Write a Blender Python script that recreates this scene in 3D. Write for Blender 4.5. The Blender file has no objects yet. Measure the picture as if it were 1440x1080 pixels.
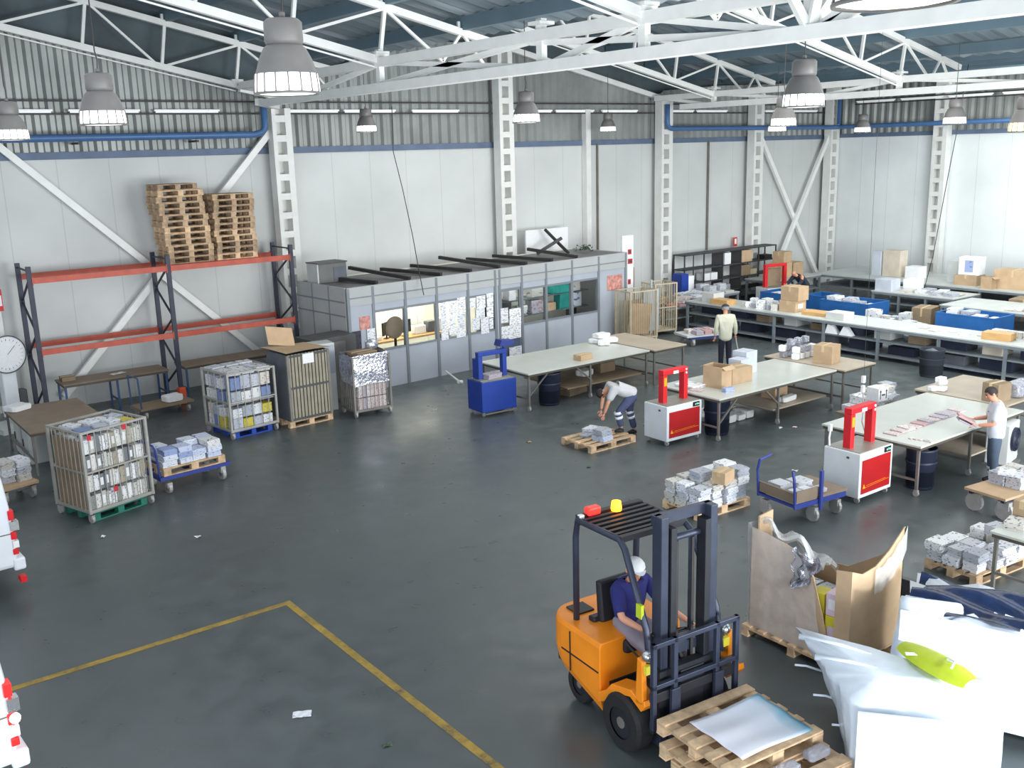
import bpy, bmesh, math, random
from mathutils import Vector, Matrix
random.seed(7)
rnd = random.random
def U(a, b): return a + (b - a) * random.random()
C = bpy.context.scene.collection
PI = math.pi

# ---------------------------------------------------------------- camera
CAM_H = 5.9
PITCH, ROLL, YAW, FPX = .232, -.028, -.645, 1398.
def cam_rot():
    B = Matrix(((1, 0, 0), (0, 0, -1), (0, 1, 0)))
    return (Matrix.Rotation(YAW, 3, 'Z') @ Matrix.Rotation(-PITCH, 3, 'X') @ B @ Matrix.Rotation(ROLL, 3, 'Z'))
MC = cam_rot()
cd = bpy.data.cameras.new('camera'); cam = bpy.data.objects.new('camera', cd); C.objects.link(cam)
cam.matrix_world = Matrix.Translation((0, 0, CAM_H)) @ MC.to_4x4()
cd.sensor_width = 36; cd.lens = FPX / 1440 * 36; cd.clip_end = 300
bpy.context.scene.camera = cam
# survey helpers: a sight line from the gallery met with a real plane of the hall
def ray(px, py): return MC @ Vector(((px - 720) / FPX, -(py - 540) / FPX, -1))
def at(px, py, z=0.):
    d = ray(px, py); t = (z - CAM_H) / d.z
    return Vector((d.x * t, d.y * t, z))
def onY(px, py, Y):
    d = ray(px, py); t = Y / d.y
    return Vector((d.x * t, Y, CAM_H + d.z * t))
def onX(px, py, X):
    d = ray(px, py); t = X / d.x
    return Vector((X, d.y * t, CAM_H + d.z * t))

# ---------------------------------------------------------------- materials
def lin(c):
    c = c / 255.
    return c / 12.92 if c <= .04045 else ((c + .055) / 1.055) ** 2.4
def rgb(*c): return tuple(lin(x) for x in c) + (1,)
MATS = {}
def mat(name, col, rough=.6, metal=0., var=.12, scale=6., emit=0., ecol=None, bump=0., alpha=1., trans=0., rand=0.):
    m = bpy.data.materials.new(name); m.use_nodes = True; MATS[name] = m
    nt = m.node_tree; N = nt.nodes; L = nt.links; b = N['Principled BSDF']
    c = rgb(*col)
    b.inputs['Roughness'].default_value = rough; b.inputs['Metallic'].default_value = metal
    b.inputs['Base Color'].default_value = c
    tc = N.new('ShaderNodeTexCoord')
    if var > 0 or bump > 0:
        nz = N.new('ShaderNodeTexNoise'); nz.inputs['Scale'].default_value = scale; nz.inputs['Detail'].default_value = 4
        L.new(tc.outputs['Object'], nz.inputs['Vector'])
    if var > 0:
        rp = N.new('ShaderNodeValToRGB')
        rp.color_ramp.elements[0].position = .3; rp.color_ramp.elements[1].position = .7
        rp.color_ramp.elements[0].color = tuple(x * (1 - var) for x in c[:3]) + (1,)
        rp.color_ramp.elements[1].color = tuple(min(1, x * (1 + var)) for x in c[:3]) + (1,)
        L.new(nz.outputs['Fac'], rp.inputs['Fac']); out = rp.outputs['Color']
        if rand > 0:
            oi = N.new('ShaderNodeObjectInfo'); hs = N.new('ShaderNodeHueSaturation')
            mr = N.new('ShaderNodeMapRange'); mr.inputs['To Min'].default_value = 1 - rand; mr.inputs['To Max'].default_value = 1 + rand
            L.new(oi.outputs['Random'], mr.inputs['Value']); L.new(mr.outputs['Result'], hs.inputs['Value'])
            L.new(out, hs.inputs['Color']); out = hs.outputs['Color']
        L.new(out, b.inputs['Base Color'])
    if bump > 0:
        bp = N.new('ShaderNodeBump'); bp.inputs['Strength'].default_value = bump; bp.inputs['Distance'].default_value = .02
        L.new(nz.outputs['Fac'], bp.inputs['Height']); L.new(bp.outputs['Normal'], b.inputs['Normal'])
    if emit > 0:
        b.inputs['Emission Color'].default_value = rgb(*(ecol or col)); b.inputs['Emission Strength'].default_value = emit
    if alpha < 1: b.inputs['Alpha'].default_value = alpha
    if trans > 0: b.inputs['Transmission Weight'].default_value = trans
    return m
def M(n): return MATS[n]

mat('white_steel', (236, 236, 232), .45, 0, .05, 3)
mat('column_paint', (226, 226, 222), .5, 0, .06, 3)
mat('galvanised', (166, 168, 166), .42, .55, .22, 1.2)
mat('corrugated', (150, 153, 150), .45, .35, .2, .8)
mat('dado_blue', (96, 112, 136), .6, 0, .15, 2)
mat('dark_gable', (84, 96, 100), .8, 0, .25, 1)
mat('purlin_blue', (104, 126, 138), .55, 0, .12, 1)
mat('pipe_blue', (70, 106, 152), .4, 0, .1, 2)
mat('dark_steel', (62, 60, 60), .55, .3, .2, 5)
mat('black_steel', (34, 35, 38), .5, .2, .2, 5)
mat('rack_blue', (52, 54, 70), .5, .1, .2, 6)
mat('rack_orange', (188, 84, 64), .5, 0, .15, 5)
mat('guard_orange', (222, 88, 52), .5, 0, .1, 5)
mat('pallet_wood', (200, 170, 136), .8, 0, .28, 9, rand=.22)
mat('pallet_old', (178, 150, 122), .85, 0, .3, 9, rand=.22)
mat('green_paint', (40, 118, 100), .6, 0, .2, 6)
mat('blue_paint', (34, 74, 170), .5, 0, .15, 6)
mat('cardboard', (188, 160, 128), .85, 0, .1, 4, rand=.12)
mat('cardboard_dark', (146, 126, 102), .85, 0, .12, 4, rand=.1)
mat('tape', (206, 180, 140), .4, 0, .05, 4)
mat('label_white', (238, 238, 240), .6, 0, .04, 20)
mat('paper_white', (236, 236, 236), .7, 0, .06, 8)
mat('table_white', (200, 203, 195), .25, 0, .05, 1.2)
mat('table_brown', (178, 164, 146), .5, 0, .1, 2)
mat('board_brown', (132, 116, 98), .6, 0, .12, 2.5)
mat('table_edge', (86, 80, 70), .6, 0, .1, 3)
mat('leg_grey', (128, 124, 118), .5, .3, .15, 4)
mat('bench_blue', (52, 84, 128), .5, .1, .1, 4)
mat('bench_grey', (118, 126, 132), .6, .1, .15, 3)
mat('bench_top', (186, 190, 186), .4, 0, .08, 2)
mat('shelf_dark', (70, 72, 74), .6, .2, .15, 4)
mat('rubber', (28, 28, 30), .8, 0, .2, 10)
mat('caster', (170, 168, 165), .5, .3, .1, 10)
mat('chrome', (200, 202, 205), .25, .9, .05, 10)
mat('machine_white', (226, 230, 234), .4, 0, .05, 3)
mat('machine_red', (214, 30, 40), .45, 0, .06, 3)
mat('panel_red', (176, 22, 26), .45, 0, .06, 3)
mat('machine_top', (150, 150, 140), .4, .3, .15, 4)
mat('machine_blue', (30, 62, 152), .45, 0, .08, 3)
mat('yellow_mark', (240, 170, 30), .5, 0, .05, 3)
mat('led_green', (60, 255, 150), .5, 0, 0, 1, emit=3)
mat('navy_bin', (36, 42, 62), .5, 0, .15, 4)
mat('blue_bin', (34, 96, 162), .55, 0, .1, 3)
mat('office_panel', (172, 178, 188), .5, 0, .05, 1.5)
mat('office_fascia', (176, 178, 178), .5, 0, .05, 1.5)
mat('office_frame', (136, 142, 148), .45, .3, .05, 3)
mat('office_wall', (236, 234, 220), .7, 0, .04, 2)
mat('office_glow', (255, 248, 224), .5, 0, 0, 1, emit=14)
mat('cabinet_grey', (112, 112, 110), .5, .2, .1, 3)
mat('cabinet_dark', (84, 84, 84), .5, .2, .1, 3)
mat('pale_grey', (200, 202, 200), .5, 0, .06, 3)
mat('teal_cloth', (40, 150, 140), .7, 0, .2, 5)
mat('desk_wood', (202, 160, 106), .5, 0, .1, 5)
mat('lamp_grey', (112, 110, 108), .5, .2, .1, 4)
mat('lamp_glow', (255, 255, 250), .4, 0, 0, 1, emit=1.3)
mat('lamp_yellow', (250, 236, 180), .4, 0, 0, 1, emit=1.2)
mat('tube_white', (244, 246, 246), .5, 0, 0, 1, emit=.12)
mat('wire', (44, 44, 46), .6, 0, .1, 5)
mat('fork_orange', (244, 142, 28), .42, 0, .1, 3, bump=.1)
mat('fork_steel', (60, 66, 84), .4, .35, .18, 4)
mat('fork_dark', (40, 42, 48), .5, .2, .2, 4)
mat('beacon', (255, 150, 30), .4, 0, 0, 1, emit=6)
mat('lamp_red', (230, 50, 40), .4, 0, 0, 1, emit=1.2)
mat('tail_red', (200, 24, 30), .3, 0, .05, 2, emit=.25)
mat('tail_lit', (255, 36, 36), .3, 0, 0, 1, emit=1.1)
mat('bulb_hot', (255, 190, 170), .3, 0, 0, 1, emit=14)
mat('van_white', (236, 240, 246), .3, 0, .03, 2)
mat('glass_dark', (24, 28, 34), .1, 0, 0, 1)
mat('skin', (214, 152, 124), .55, 0, .06, 8)
mat('hair_dark', (44, 38, 34), .7, 0, .2, 20)
mat('hair_grey', (150, 150, 150), .7, 0, .2, 20)
mat('shirt_grey', (190, 190, 192), .85, 0, .08, 6, bump=.25)
mat('shirt_pale', (212, 216, 224), .85, 0, .06, 6, bump=.25)
mat('jacket_beige', (206, 204, 184), .85, 0, .07, 6, bump=.25)
mat('shirt_navy', (34, 38, 104), .85, 0, .1, 6, bump=.25)
mat('trouser_blue', (72, 80, 112), .9, 0, .1, 6, bump=.25)
mat('trouser_slate', (82, 96, 116), .9, 0, .1, 6, bump=.25)
mat('trouser_black', (36, 38, 52), .9, 0, .1, 6, bump=.2)
mat('trouser_grey', (140, 130, 142), .9, 0, .1, 6, bump=.2)
mat('coat_dark', (46, 52, 62), .9, 0, .1, 6, bump=.2)
mat('reflective', (236, 238, 244), .4, 0, .03, 6)
mat('shoe_dark', (34, 34, 38), .6, 0, .1, 10)
mat('eye_dark', (30, 24, 22), .3, 0, 0, 1)
mat('lips', (176, 96, 86), .5, 0, 0, 1)
mat('black_bag', (30, 44, 76), .18, 0, .25, 5, bump=.6)
mat('wrap_white', (244, 247, 250), .4, 0, .03, 2, bump=.25)
mat('wrap_film', (226, 234, 244), .25, 0, .06, 4, bump=.5)
mat('film_clear', (226, 228, 230), .18, 0, .1, 7, bump=.8, alpha=.42)
mat('film_silver', (196, 198, 210), .16, .75, .45, 16, bump=1.)
mat('lime', (186, 202, 44), .45, 0, .15, 3)
mat('yellow_box', (220, 206, 60), .5, 0, .1, 4)
mat('pink_box', (226, 200, 216), .5, 0, .1, 4)
mat('sign_red', (204, 40, 44), .5, 0, .04, 4)
mat('poster_pink', (200, 140, 130), .6, 0, .45, 9)
mat('poster_dark', (60, 56, 70), .5, 0, .6, 14)
mat('bin_grey', (92, 96, 104), .6, 0, .15, 4)
mat('leaf', (74, 92, 74), .7, 0, .3, 10)
mat('slat_grey', (158, 150, 132), .6, .1, .12, 5)
mat('slat_tan', (190, 178, 152), .6, 0, .12, 5)
mat('cage_wire', (178, 176, 170), .45, .4, .12, 6)
mat('cloth_red', (200, 50, 60), .8, 0, .1, 6)
mat('blue_trim', (46, 62, 138), .5, .1, .1, 5)
mat('beige_pack', (206, 194, 178), .7, 0, .1, 3)
mat('grey_pack', (196, 202, 212), .7, 0, .1, 3)
mat('ink', (60, 60, 66), .6, 0, 0, 1)

def nodes(name, rough=.6):
    m = bpy.data.materials.new(name); m.use_nodes = True; MATS[name] = m
    nt = m.node_tree; b = nt.nodes['Principled BSDF']; b.inputs['Roughness'].default_value = rough
    return nt.nodes, nt.links, b
def ramp(N, stops, const=False):
    r = N.new('ShaderNodeValToRGB'); e = r.color_ramp.elements
    if const: r.color_ramp.interpolation = 'CONSTANT'
    while len(e) < len(stops): e.new(.5)
    for k, (p, c) in enumerate(stops): e[k].position = p; e[k].color = rgb(*c)
    return r
# printed parcels: paper shade by object, dark print patches
def parcel_mat(name, cols, dark=(112, 116, 130), thr=.62, scale=(4.5, 4.5, 9)):
    N, L, b = nodes(name, .55)
    oi = N.new('ShaderNodeObjectInfo')
    k = len(cols); r = ramp(N, [(i / k, c) for i, c in enumerate(cols)], True); L.new(oi.outputs['Random'], r.inputs['Fac'])
    tc = N.new('ShaderNodeTexCoord'); mp = N.new('ShaderNodeMapping'); mp.inputs['Scale'].default_value = scale
    ad = N.new('ShaderNodeVectorMath'); ad.operation = 'ADD'
    L.new(tc.outputs['Object'], mp.inputs['Vector']); L.new(mp.outputs['Vector'], ad.inputs[0])
    ml = N.new('ShaderNodeVectorMath'); ml.operation = 'SCALE'; ml.inputs['Scale'].default_value = 37.
    L.new(oi.outputs['Location'], ml.inputs[0]); L.new(ml.outputs['Vector'], ad.inputs[1])
    nz = N.new('ShaderNodeTexNoise'); nz.inputs['Scale'].default_value = 1.; nz.inputs['Detail'].default_value = 3
    L.new(ad.outputs['Vector'], nz.inputs['Vector'])
    f = ramp(N, [(0, (0, 0, 0)), (thr, (0, 0, 0)), (thr + .03, (255, 255, 255))]); L.new(nz.outputs['Fac'], f.inputs['Fac'])
    mx = N.new('ShaderNodeMixRGB'); L.new(f.outputs['Color'], mx.inputs['Fac']); L.new(r.outputs['Color'], mx.inputs['Color1'])
    mx.inputs['Color2'].default_value = rgb(*dark); L.new(mx.outputs['Color'], b.inputs['Base Color'])
parcel_mat('parcel', [(222, 222, 224), (198, 200, 206), (236, 236, 236), (176, 180, 190), (208, 204, 196), (228, 230, 236)], thr=.6)
parcel_mat('parcel_blue', [(170, 182, 214), (196, 204, 226), (150, 164, 204), (214, 218, 228), (222, 220, 216)], dark=(104, 116, 164), thr=.6)
parcel_mat('parcel_mixed', [(198, 202, 210), (226, 226, 226), (170, 176, 186), (214, 206, 196), (206, 190, 70), (186, 190, 200), (120, 138, 180), (220, 222, 226)], dark=(120, 120, 136), thr=.6)
parcel_mat('parcel_print', [(214, 204, 200), (226, 222, 220), (196, 160, 160), (180, 180, 190)], dark=(170, 130, 132), thr=.54, scale=(10, 10, 14))
parcel_mat('books', [(206, 206, 200), (226, 224, 220), (150, 154, 150), (178, 168, 150), (236, 236, 240), (120, 124, 128), (196, 196, 190)], thr=.6)
parcel_mat('notice', [(240, 240, 242), (232, 234, 238), (246, 246, 246)], dark=(176, 178, 188), thr=.55, scale=(12, 12, 40))

# white-painted block wall with panel seams and faint stains
def wall_mat(name, axis, base):
    N, L, b = nodes(name, .7)
    g = N.new('ShaderNodeNewGeometry'); sx = N.new('ShaderNodeSeparateXYZ'); L.new(g.outputs['Position'], sx.inputs[0])
    md = N.new('ShaderNodeMath'); md.operation = 'PINGPONG'; md.inputs[1].default_value = .6; L.new(sx.outputs[axis], md.inputs[0])
    ls = N.new('ShaderNodeMath'); ls.operation = 'LESS_THAN'; ls.inputs[1].default_value = .012; L.new(md.outputs[0], ls.inputs[0])
    nz = N.new('ShaderNodeTexNoise'); nz.inputs['Scale'].default_value = .5; nz.inputs['Detail'].default_value = 5; L.new(g.outputs['Position'], nz.inputs['Vector'])
    r = ramp(N, [(.3, tuple(int(x * .93) for x in base)), (.7, base)]); L.new(nz.outputs['Fac'], r.inputs['Fac'])
    mx = N.new('ShaderNodeMixRGB'); ms = N.new('ShaderNodeMath'); ms.operation = 'MULTIPLY'; ms.inputs[1].default_value = .22
    L.new(ls.outputs[0], ms.inputs[0]); L.new(ms.outputs[0], mx.inputs['Fac']); L.new(r.outputs['Color'], mx.inputs['Color1'])
    mx.inputs['Color2'].default_value = rgb(120, 122, 122); L.new(mx.outputs['Color'], b.inputs['Base Color'])
wall_mat('wall_white_x', 0, (212, 214, 212)); wall_mat('wall_white_y', 1, (236, 240, 240))  # same white paint; the back wall's duller light is put into its base colour
# floor: dark painted concrete, worn and stained
N, L, b = nodes('floor_paint', .42)
g = N.new('ShaderNodeNewGeometry')
n1 = N.new('ShaderNodeTexNoise'); n1.inputs['Scale'].default_value = .35; n1.inputs['Detail'].default_value = 7; n1.inputs['Roughness'].default_value = .65
L.new(g.outputs['Position'], n1.inputs['Vector'])
r = ramp(N, [(.3, (80, 88, 89)), (.55, (87, 94, 95)), (.75, (96, 102, 102))]); L.new(n1.outputs['Fac'], r.inputs['Fac'])
n2 = N.new('ShaderNodeTexNoise'); n2.inputs['Scale'].default_value = 2.6; n2.inputs['Detail'].default_value = 6; L.new(g.outputs['Position'], n2.inputs['Vector'])
r2 = ramp(N, [(.35, (234, 234, 234)), (.65, (255, 255, 255))]); L.new(n2.outputs['Fac'], r2.inputs['Fac'])
mx = N.new('ShaderNodeMixRGB'); mx.blend_type = 'MULTIPLY'; mx.inputs['Fac'].default_value = .8
L.new(r.outputs['Color'], mx.inputs['Color1']); L.new(r2.outputs['Color'], mx.inputs['Color2']); L.new(mx.outputs['Color'], b.inputs['Base Color'])
rr = ramp(N, [(.3, (140, 140, 140)), (.7, (180, 180, 180))]); L.new(n2.outputs['Fac'], rr.inputs['Fac']); L.new(rr.outputs['Color'], b.inputs['Roughness'])
# worn yellow line paint: scuffed through to the floor in places
N, L, b = nodes('floor_yellow', .7)
g = N.new('ShaderNodeNewGeometry'); n1 = N.new('ShaderNodeTexNoise'); n1.inputs['Scale'].default_value = 3.; n1.inputs['Detail'].default_value = 8; n1.inputs['Roughness'].default_value = .75
L.new(g.outputs['Position'], n1.inputs['Vector'])
r = ramp(N, [(.36, (92, 88, 72)), (.44, (142, 118, 60)), (.56, (172, 142, 62)), (.7, (186, 154, 66))]); L.new(n1.outputs['Fac'], r.inputs['Fac']); L.new(r.outputs['Color'], b.inputs['Base Color'])
# roof sheets: dark slate with lit streaks along the fall painted into the colour
N, L, b = nodes('roof_sheet', .6)
g = N.new('ShaderNodeNewGeometry'); mp = N.new('ShaderNodeMapping'); mp.inputs['Scale'].default_value = (.25, 1.6, 1)
L.new(g.outputs['Position'], mp.inputs['Vector'])
n1 = N.new('ShaderNodeTexNoise'); n1.inputs['Scale'].default_value = 1; n1.inputs['Detail'].default_value = 3; L.new(mp.outputs['Vector'], n1.inputs['Vector'])
r = ramp(N, [(.35, (104, 118, 126)), (.58, (126, 140, 148)), (.72, (176, 184, 190))]); L.new(n1.outputs['Fac'], r.inputs['Fac']); L.new(r.outputs['Color'], b.inputs['Base Color'])
# printed poster sheet: pale blue to teal
N, L, b = nodes('sheet_print', .35)
tc = N.new('ShaderNodeTexCoord'); sx = N.new('ShaderNodeSeparateXYZ'); L.new(tc.outputs['Object'], sx.inputs[0])
nz = N.new('ShaderNodeTexNoise'); nz.inputs['Scale'].default_value = 2.2; L.new(tc.outputs['Object'], nz.inputs['Vector'])
ma = N.new('ShaderNodeMath'); ma.operation = 'MULTIPLY_ADD'; ma.inputs[1].default_value = .35; L.new(nz.outputs['Fac'], ma.inputs[0]); L.new(sx.outputs[0], ma.inputs[2])
r = ramp(N, [(.0, (226, 226, 236)), (.45, (206, 216, 230)), (.58, (120, 172, 196)), (.68, (60, 132, 160))]); L.new(ma.outputs[0], r.inputs['Fac']); L.new(r.outputs['Color'], b.inputs['Base Color'])
# window glass
N, L, b = nodes('glass', .03)
b.inputs['Transmission Weight'].default_value = 1; b.inputs['IOR'].default_value = 1.05; b.inputs['Base Color'].default_value = (.93, .96, .96, 1)

# ---------------------------------------------------------------- mesh builder
class MB:
    def __init__(s): s.v = []; s.f = []; s.mi = []; s.m = Matrix.Identity(4); s.slot = 0
    def add(s, vs, fs):
        o = len(s.v); s.v += [s.m @ Vector(p) for p in vs]
        for f in fs: s.f.append([o + i for i in f]); s.mi.append(s.slot)
        return s
    def box(s, x0, x1, y0, y1, z0, z1, rz=0, c=None):
        vs = [(x, y, z) for z in (z0, z1) for y in (y0, y1) for x in (x0, x1)]
        if rz:
            cx, cy = c or ((x0 + x1) / 2, (y0 + y1) / 2); R = Matrix.Rotation(rz, 3, 'Z')
            vs = [R @ Vector((x - cx, y - cy, z)) + Vector((cx, cy, 0)) for x, y, z in vs]
        return s.add(vs, [(0, 2, 3, 1), (4, 5, 7, 6), (0, 1, 5, 4), (1, 3, 7, 5), (3, 2, 6, 7), (2, 0, 4, 6)])
    def cb(s, cx, cy, cz, sx, sy, sz, rz=0): return s.box(cx - sx / 2, cx + sx / 2, cy - sy / 2, cy + sy / 2, cz - sz / 2, cz + sz / 2, rz)
    def bar(s, p, q, w, h=None, up=(0, 0, 1)):
        p, q = Vector(p), Vector(q); h = h or w; d = (q - p).normalized(); u = Vector(up)
        if abs(d.dot(u)) > .98: u = Vector((0, 1, 0))
        a = d.cross(u).normalized(); bb = a.cross(d).normalized()
        vs = []
        for e in (p, q):
            for i, j in ((-1, -1), (1, -1), (1, 1), (-1, 1)): vs.append(e + a * (i * w / 2) + bb * (j * h / 2))
        return s.add(vs, [(0, 1, 2, 3), (7, 6, 5, 4), (0, 4, 5, 1), (1, 5, 6, 2), (2, 6, 7, 3), (3, 7, 4, 0)])
    def tube(s, pts, r, n=8, cap=True):
        pts = [Vector(p) for p in pts]; rs = r if isinstance(r, (list, tuple)) else [r] * len(pts)
        rings = []; prev = None
        for i, p in enumerate(pts):
            d = (pts[min(i + 1, len(pts) - 1)] - pts[max(i - 1, 0)])
            d = d.normalized() if d.length > 1e-9 else Vector((0, 0, 1))
            a = prev if prev else (Vector((0, 0, 1)) if abs(d.z) < .9 else Vector((1, 0, 0)))
            a = (a - d * a.dot(d)).normalized(); prev = a; bb = d.cross(a)
            rings.append([p + (a * math.cos(t) + bb * math.sin(t)) * rs[i] for t in [2 * PI * k / n for k in range(n)]])
        vs = [x for rg in rings for x in rg]; fs = []
        for i in range(len(pts) - 1):
            for k in range(n): fs.append((i * n + k, i * n + (k + 1) % n, (i + 1) * n + (k + 1) % n, (i + 1) * n + k))
        if cap: fs.append(tuple(range(n - 1, -1, -1))); fs.append(tuple((len(pts) - 1) * n + k for k in range(n)))
        return s.add(vs, fs)
    def cyl(s, p, q, r, n=16): return s.tube([p, q], r, n)
    def lathe(s, prof, n=24, c=(0, 0, 0), rib=0., sx=1., sy=1.):
        vs = []; fs = []; m = len(prof)
        for k in range(n):
            t = 2 * PI * k / n; w = 1 + (rib if k % 2 else -rib)
            for r, z in prof: vs.append((c[0] + sx * r * w * math.cos(t), c[1] + sy * r * w * math.sin(t), c[2] + z))
        for k in range(n):
            for i in range(m - 1): fs.append((k * m + i, ((k + 1) % n) * m + i, ((k + 1) % n) * m + i + 1, k * m + i + 1))
        return s.add(vs, fs)
    def prism(s, poly, axis, a0, a1):
        # poly in the two other axes (x: (y,z), y: (x,z), z: (x,y))
        def pt(p, a): return (a, p[0], p[1]) if axis == 'x' else ((p[0], a, p[1]) if axis == 'y' else (p[0], p[1], a))
        n = len(poly); vs = [pt(p, a0) for p in poly] + [pt(p, a1) for p in poly]
        return s.add(vs, [tuple(range(n)), tuple(range(2 * n - 1, n - 1, -1))] + [(i, i + n, (i + 1) % n + n, (i + 1) % n) for i in range(n)])
    def grid(s, fn, nu, nv):
        vs = [fn(i / nu, j / nv) for j in range(nv + 1) for i in range(nu + 1)]
        return s.add(vs, [(j * (nu + 1) + i, j * (nu + 1) + i + 1, (j + 1) * (nu + 1) + i + 1, (j + 1) * (nu + 1) + i) for j in range(nv) for i in range(nu)])
    def ball(s, c, r, n=12, m=8, sx=1, sy=1, sz=1):
        pr = [(max(1e-4, r * math.sin(PI * i / m)), -r * math.cos(PI * i / m) * sz) for i in range(m + 1)]
        return s.lathe(pr, n, c, 0, sx, sy)
    def mesh(s, name, mats, smooth=False):
        me = bpy.data.meshes.new(name); me.from_pydata([tuple(v) for v in s.v], [], s.f)
        for mm in (mats if isinstance(mats, (list, tuple)) else [mats]): me.materials.append(M(mm))
        if any(s.mi):
            for p, i in zip(me.polygons, s.mi): p.material_index = i
        bm = bmesh.new(); bm.from_mesh(me); bmesh.ops.recalc_face_normals(bm, faces=bm.faces); bm.to_mesh(me); bm.free()
        if smooth:
            for p in me.polygons: p.use_smooth = True
        return me
    def build(s, name, mats, parent=None, smooth=False, bevel=0.):
        o = bpy.data.objects.new(name, s.mesh(name, mats, smooth)); C.objects.link(o)
        if parent: o.parent = parent
        if bevel:
            md = o.modifiers.new('bevel', 'BEVEL'); md.width = bevel; md.segments = 2; md.limit_method = 'ANGLE'
        return o
def tag(o, label=None, cat=None, group=None, kind=None):
    if label: o['label'] = label
    if cat: o['category'] = cat
    if group: o['group'] = group
    if kind: o['kind'] = kind
    return o
def thing(name, label, cat, loc=(0, 0, 0), rz=0., group=None):
    o = bpy.data.objects.new(name, None); C.objects.link(o); o.location = loc; o.rotation_euler = (0, 0, rz); o.empty_display_size = .1
    return tag(o, label, cat, group)
def copy_tree(o, parent=None, loc=None, rz=None, label=None, group=None, scale=None):
    c = o.copy(); C.objects.link(c); c.parent = parent
    if loc is not None: c.location = loc
    if rz is not None: c.rotation_euler = (0, 0, rz)
    if scale is not None: c.scale = scale
    if label: c['label'] = label
    if group: c['group'] = group
    for ch in list(o.children): copy_tree(ch, c)
    return c
def struct(name, mb, m, smooth=False): return tag(mb.build(name, m, None, smooth), kind='structure')
def inst(me, name, loc, size, rz, label, cat, group=None, rx=0., mat_=None):
    o = bpy.data.objects.new(name, me); C.objects.link(o); o.location = loc; o.scale = size; o.rotation_euler = (rx, 0, rz)
    return tag(o, label, cat, group)
# ================================================================ the hall
WY, WX = 25.6, 35.9
mb = MB(); mb.grid(lambda u, v: (-30 + 68 * u, -12 + 40 * v, 0), 4, 4); struct('floor', mb, 'floor_paint')
# painted lines
mb = MB(); mb.box(-.6, 4.94, 11.77, 11.87, .0015, .004); tag(struct('trim_1', mb, 'floor_yellow'), 'worn yellow line painted across the floor')
mb = MB(); mb.box(4.94, 5.04, 2.5, 11.87, .0015, .004); tag(struct('trim_2', mb, 'floor_yellow'), 'worn yellow line running towards the viewer')
# white lower walls
mb = MB(); mb.box(-12, WX + .2, WY, WY + .2, 0, 5.98); struct('wall_back', mb, 'wall_white_x')
mb = MB(); mb.box(WX, WX + .2, -6, WY, 0, 6.02); struct('wall_right', mb, 'wall_white_y')
mb = MB(); mb.box(-12, WX, WY - .05, WY + .02, 5.95, 6.12); struct('trim_3', mb, 'dado_blue')
mb = MB(); mb.box(WX - .05, WX + .02, -6, WY - .06, 5.98, 6.13); struct('trim_4', mb, 'dado_blue')
# corrugated upper walls
PROF = [(-12, 12.6), (10.3, 7.75), (11.4, 7.35), (12.8, 7.95), (15.3, 8.9), (18.6, 9.1), (21.8, 8.45), (25.75, 7.5), (26.3, 7.75), (29, 7.95), (36.2, 8.2)]
def prof(x):
    for (a, za), (b_, zb) in zip(PROF, PROF[1:]):
        if a <= x <= b_: return za + (zb - za) * (x - a) / (b_ - a)
    return 8
RIB = [(0, .0), (.08, 0), (.125, -.085), (.205, -.085), (.25, 0)]
def ribs(a0, a1, pitch=.33):
    out = []; x = a0
    while x < a1:
        for t, d in RIB[:-1]: out.append((x + t * pitch / .25, d))
        x += pitch
    return out
mb = MB(); rs = ribs(-12, WX)
vs = []; fs = []
for x, d in rs: vs += [(x, WY + .06 + d, 6.1), (x, WY + .06 + d, prof(min(x, 36)))]
for i in range(len(rs) - 1): fs.append((2 * i, 2 * i + 2, 2 * i + 3, 2 * i + 1))
mb.add(vs, fs); struct('wall_back_cladding', mb, 'corrugated')
mb = MB(); rs = ribs(-6, WY); vs = []; fs = []
for y, d in rs: vs += [(WX + .06 + d, y, 6.1), (WX + .06 + d, y, 8.3)]
for i in range(len(rs) - 1): fs.append((2 * i, 2 * i + 2, 2 * i + 3, 2 * i + 1))
mb.add(vs, fs); struct('wall_right_cladding', mb, 'corrugated')
mb = MB(); mb.box(-12, 36.5, WY + .3, WY + .4, 6, 13.5); struct('wall_back_gable', mb, 'dark_gable')
# sawtooth roof
SL = .218
def roofA(x): return 9.06 + SL * (10.48 - x)
def roofB(x): return 8.80 + .214 * (25.5 - x)
def sheet(fn, x0, x1, y0, y1, th=.06):
    m_ = MB(); n = int((y1 - y0) / .25); vs = []; fs = []
    for k in range(n + 1):
        y = y0 + .25 * k; d = .05 if k % 2 else 0
        for x in (x0, x1): vs.append((x, y, fn(x) + d))
    for k in range(n): fs.append((2 * k, 2 * k + 1, 2 * k + 3, 2 * k + 2))
    m_.add(vs, fs); m_.box(x0, x1, y0, y1, 0, .01)
    # the closing top skin follows the fall
    o = len(m_.v) - 8
    for i in range(8): m_.v[o + i].z += fn(m_.v[o + i].x) + .08
    return m_
struct('ceiling_left_bay', sheet(roofA, -12, 13.7, -7, 26), 'roof_sheet')
struct('ceiling_middle_bay', sheet(roofB, 14.1, 28.7, -7, 26), 'roof_sheet')
struct('ceiling_right_bay', sheet(lambda x: 8.35 - .01 * (x - 28.7), 28.6, 36.3, -7, 26), 'roof_sheet')
mb = MB(); mb.box(13.75, 13.85, -7, 26, roofA(13.7) + .1, roofB(14.1)); struct('window_1', mb, 'glass')
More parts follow.
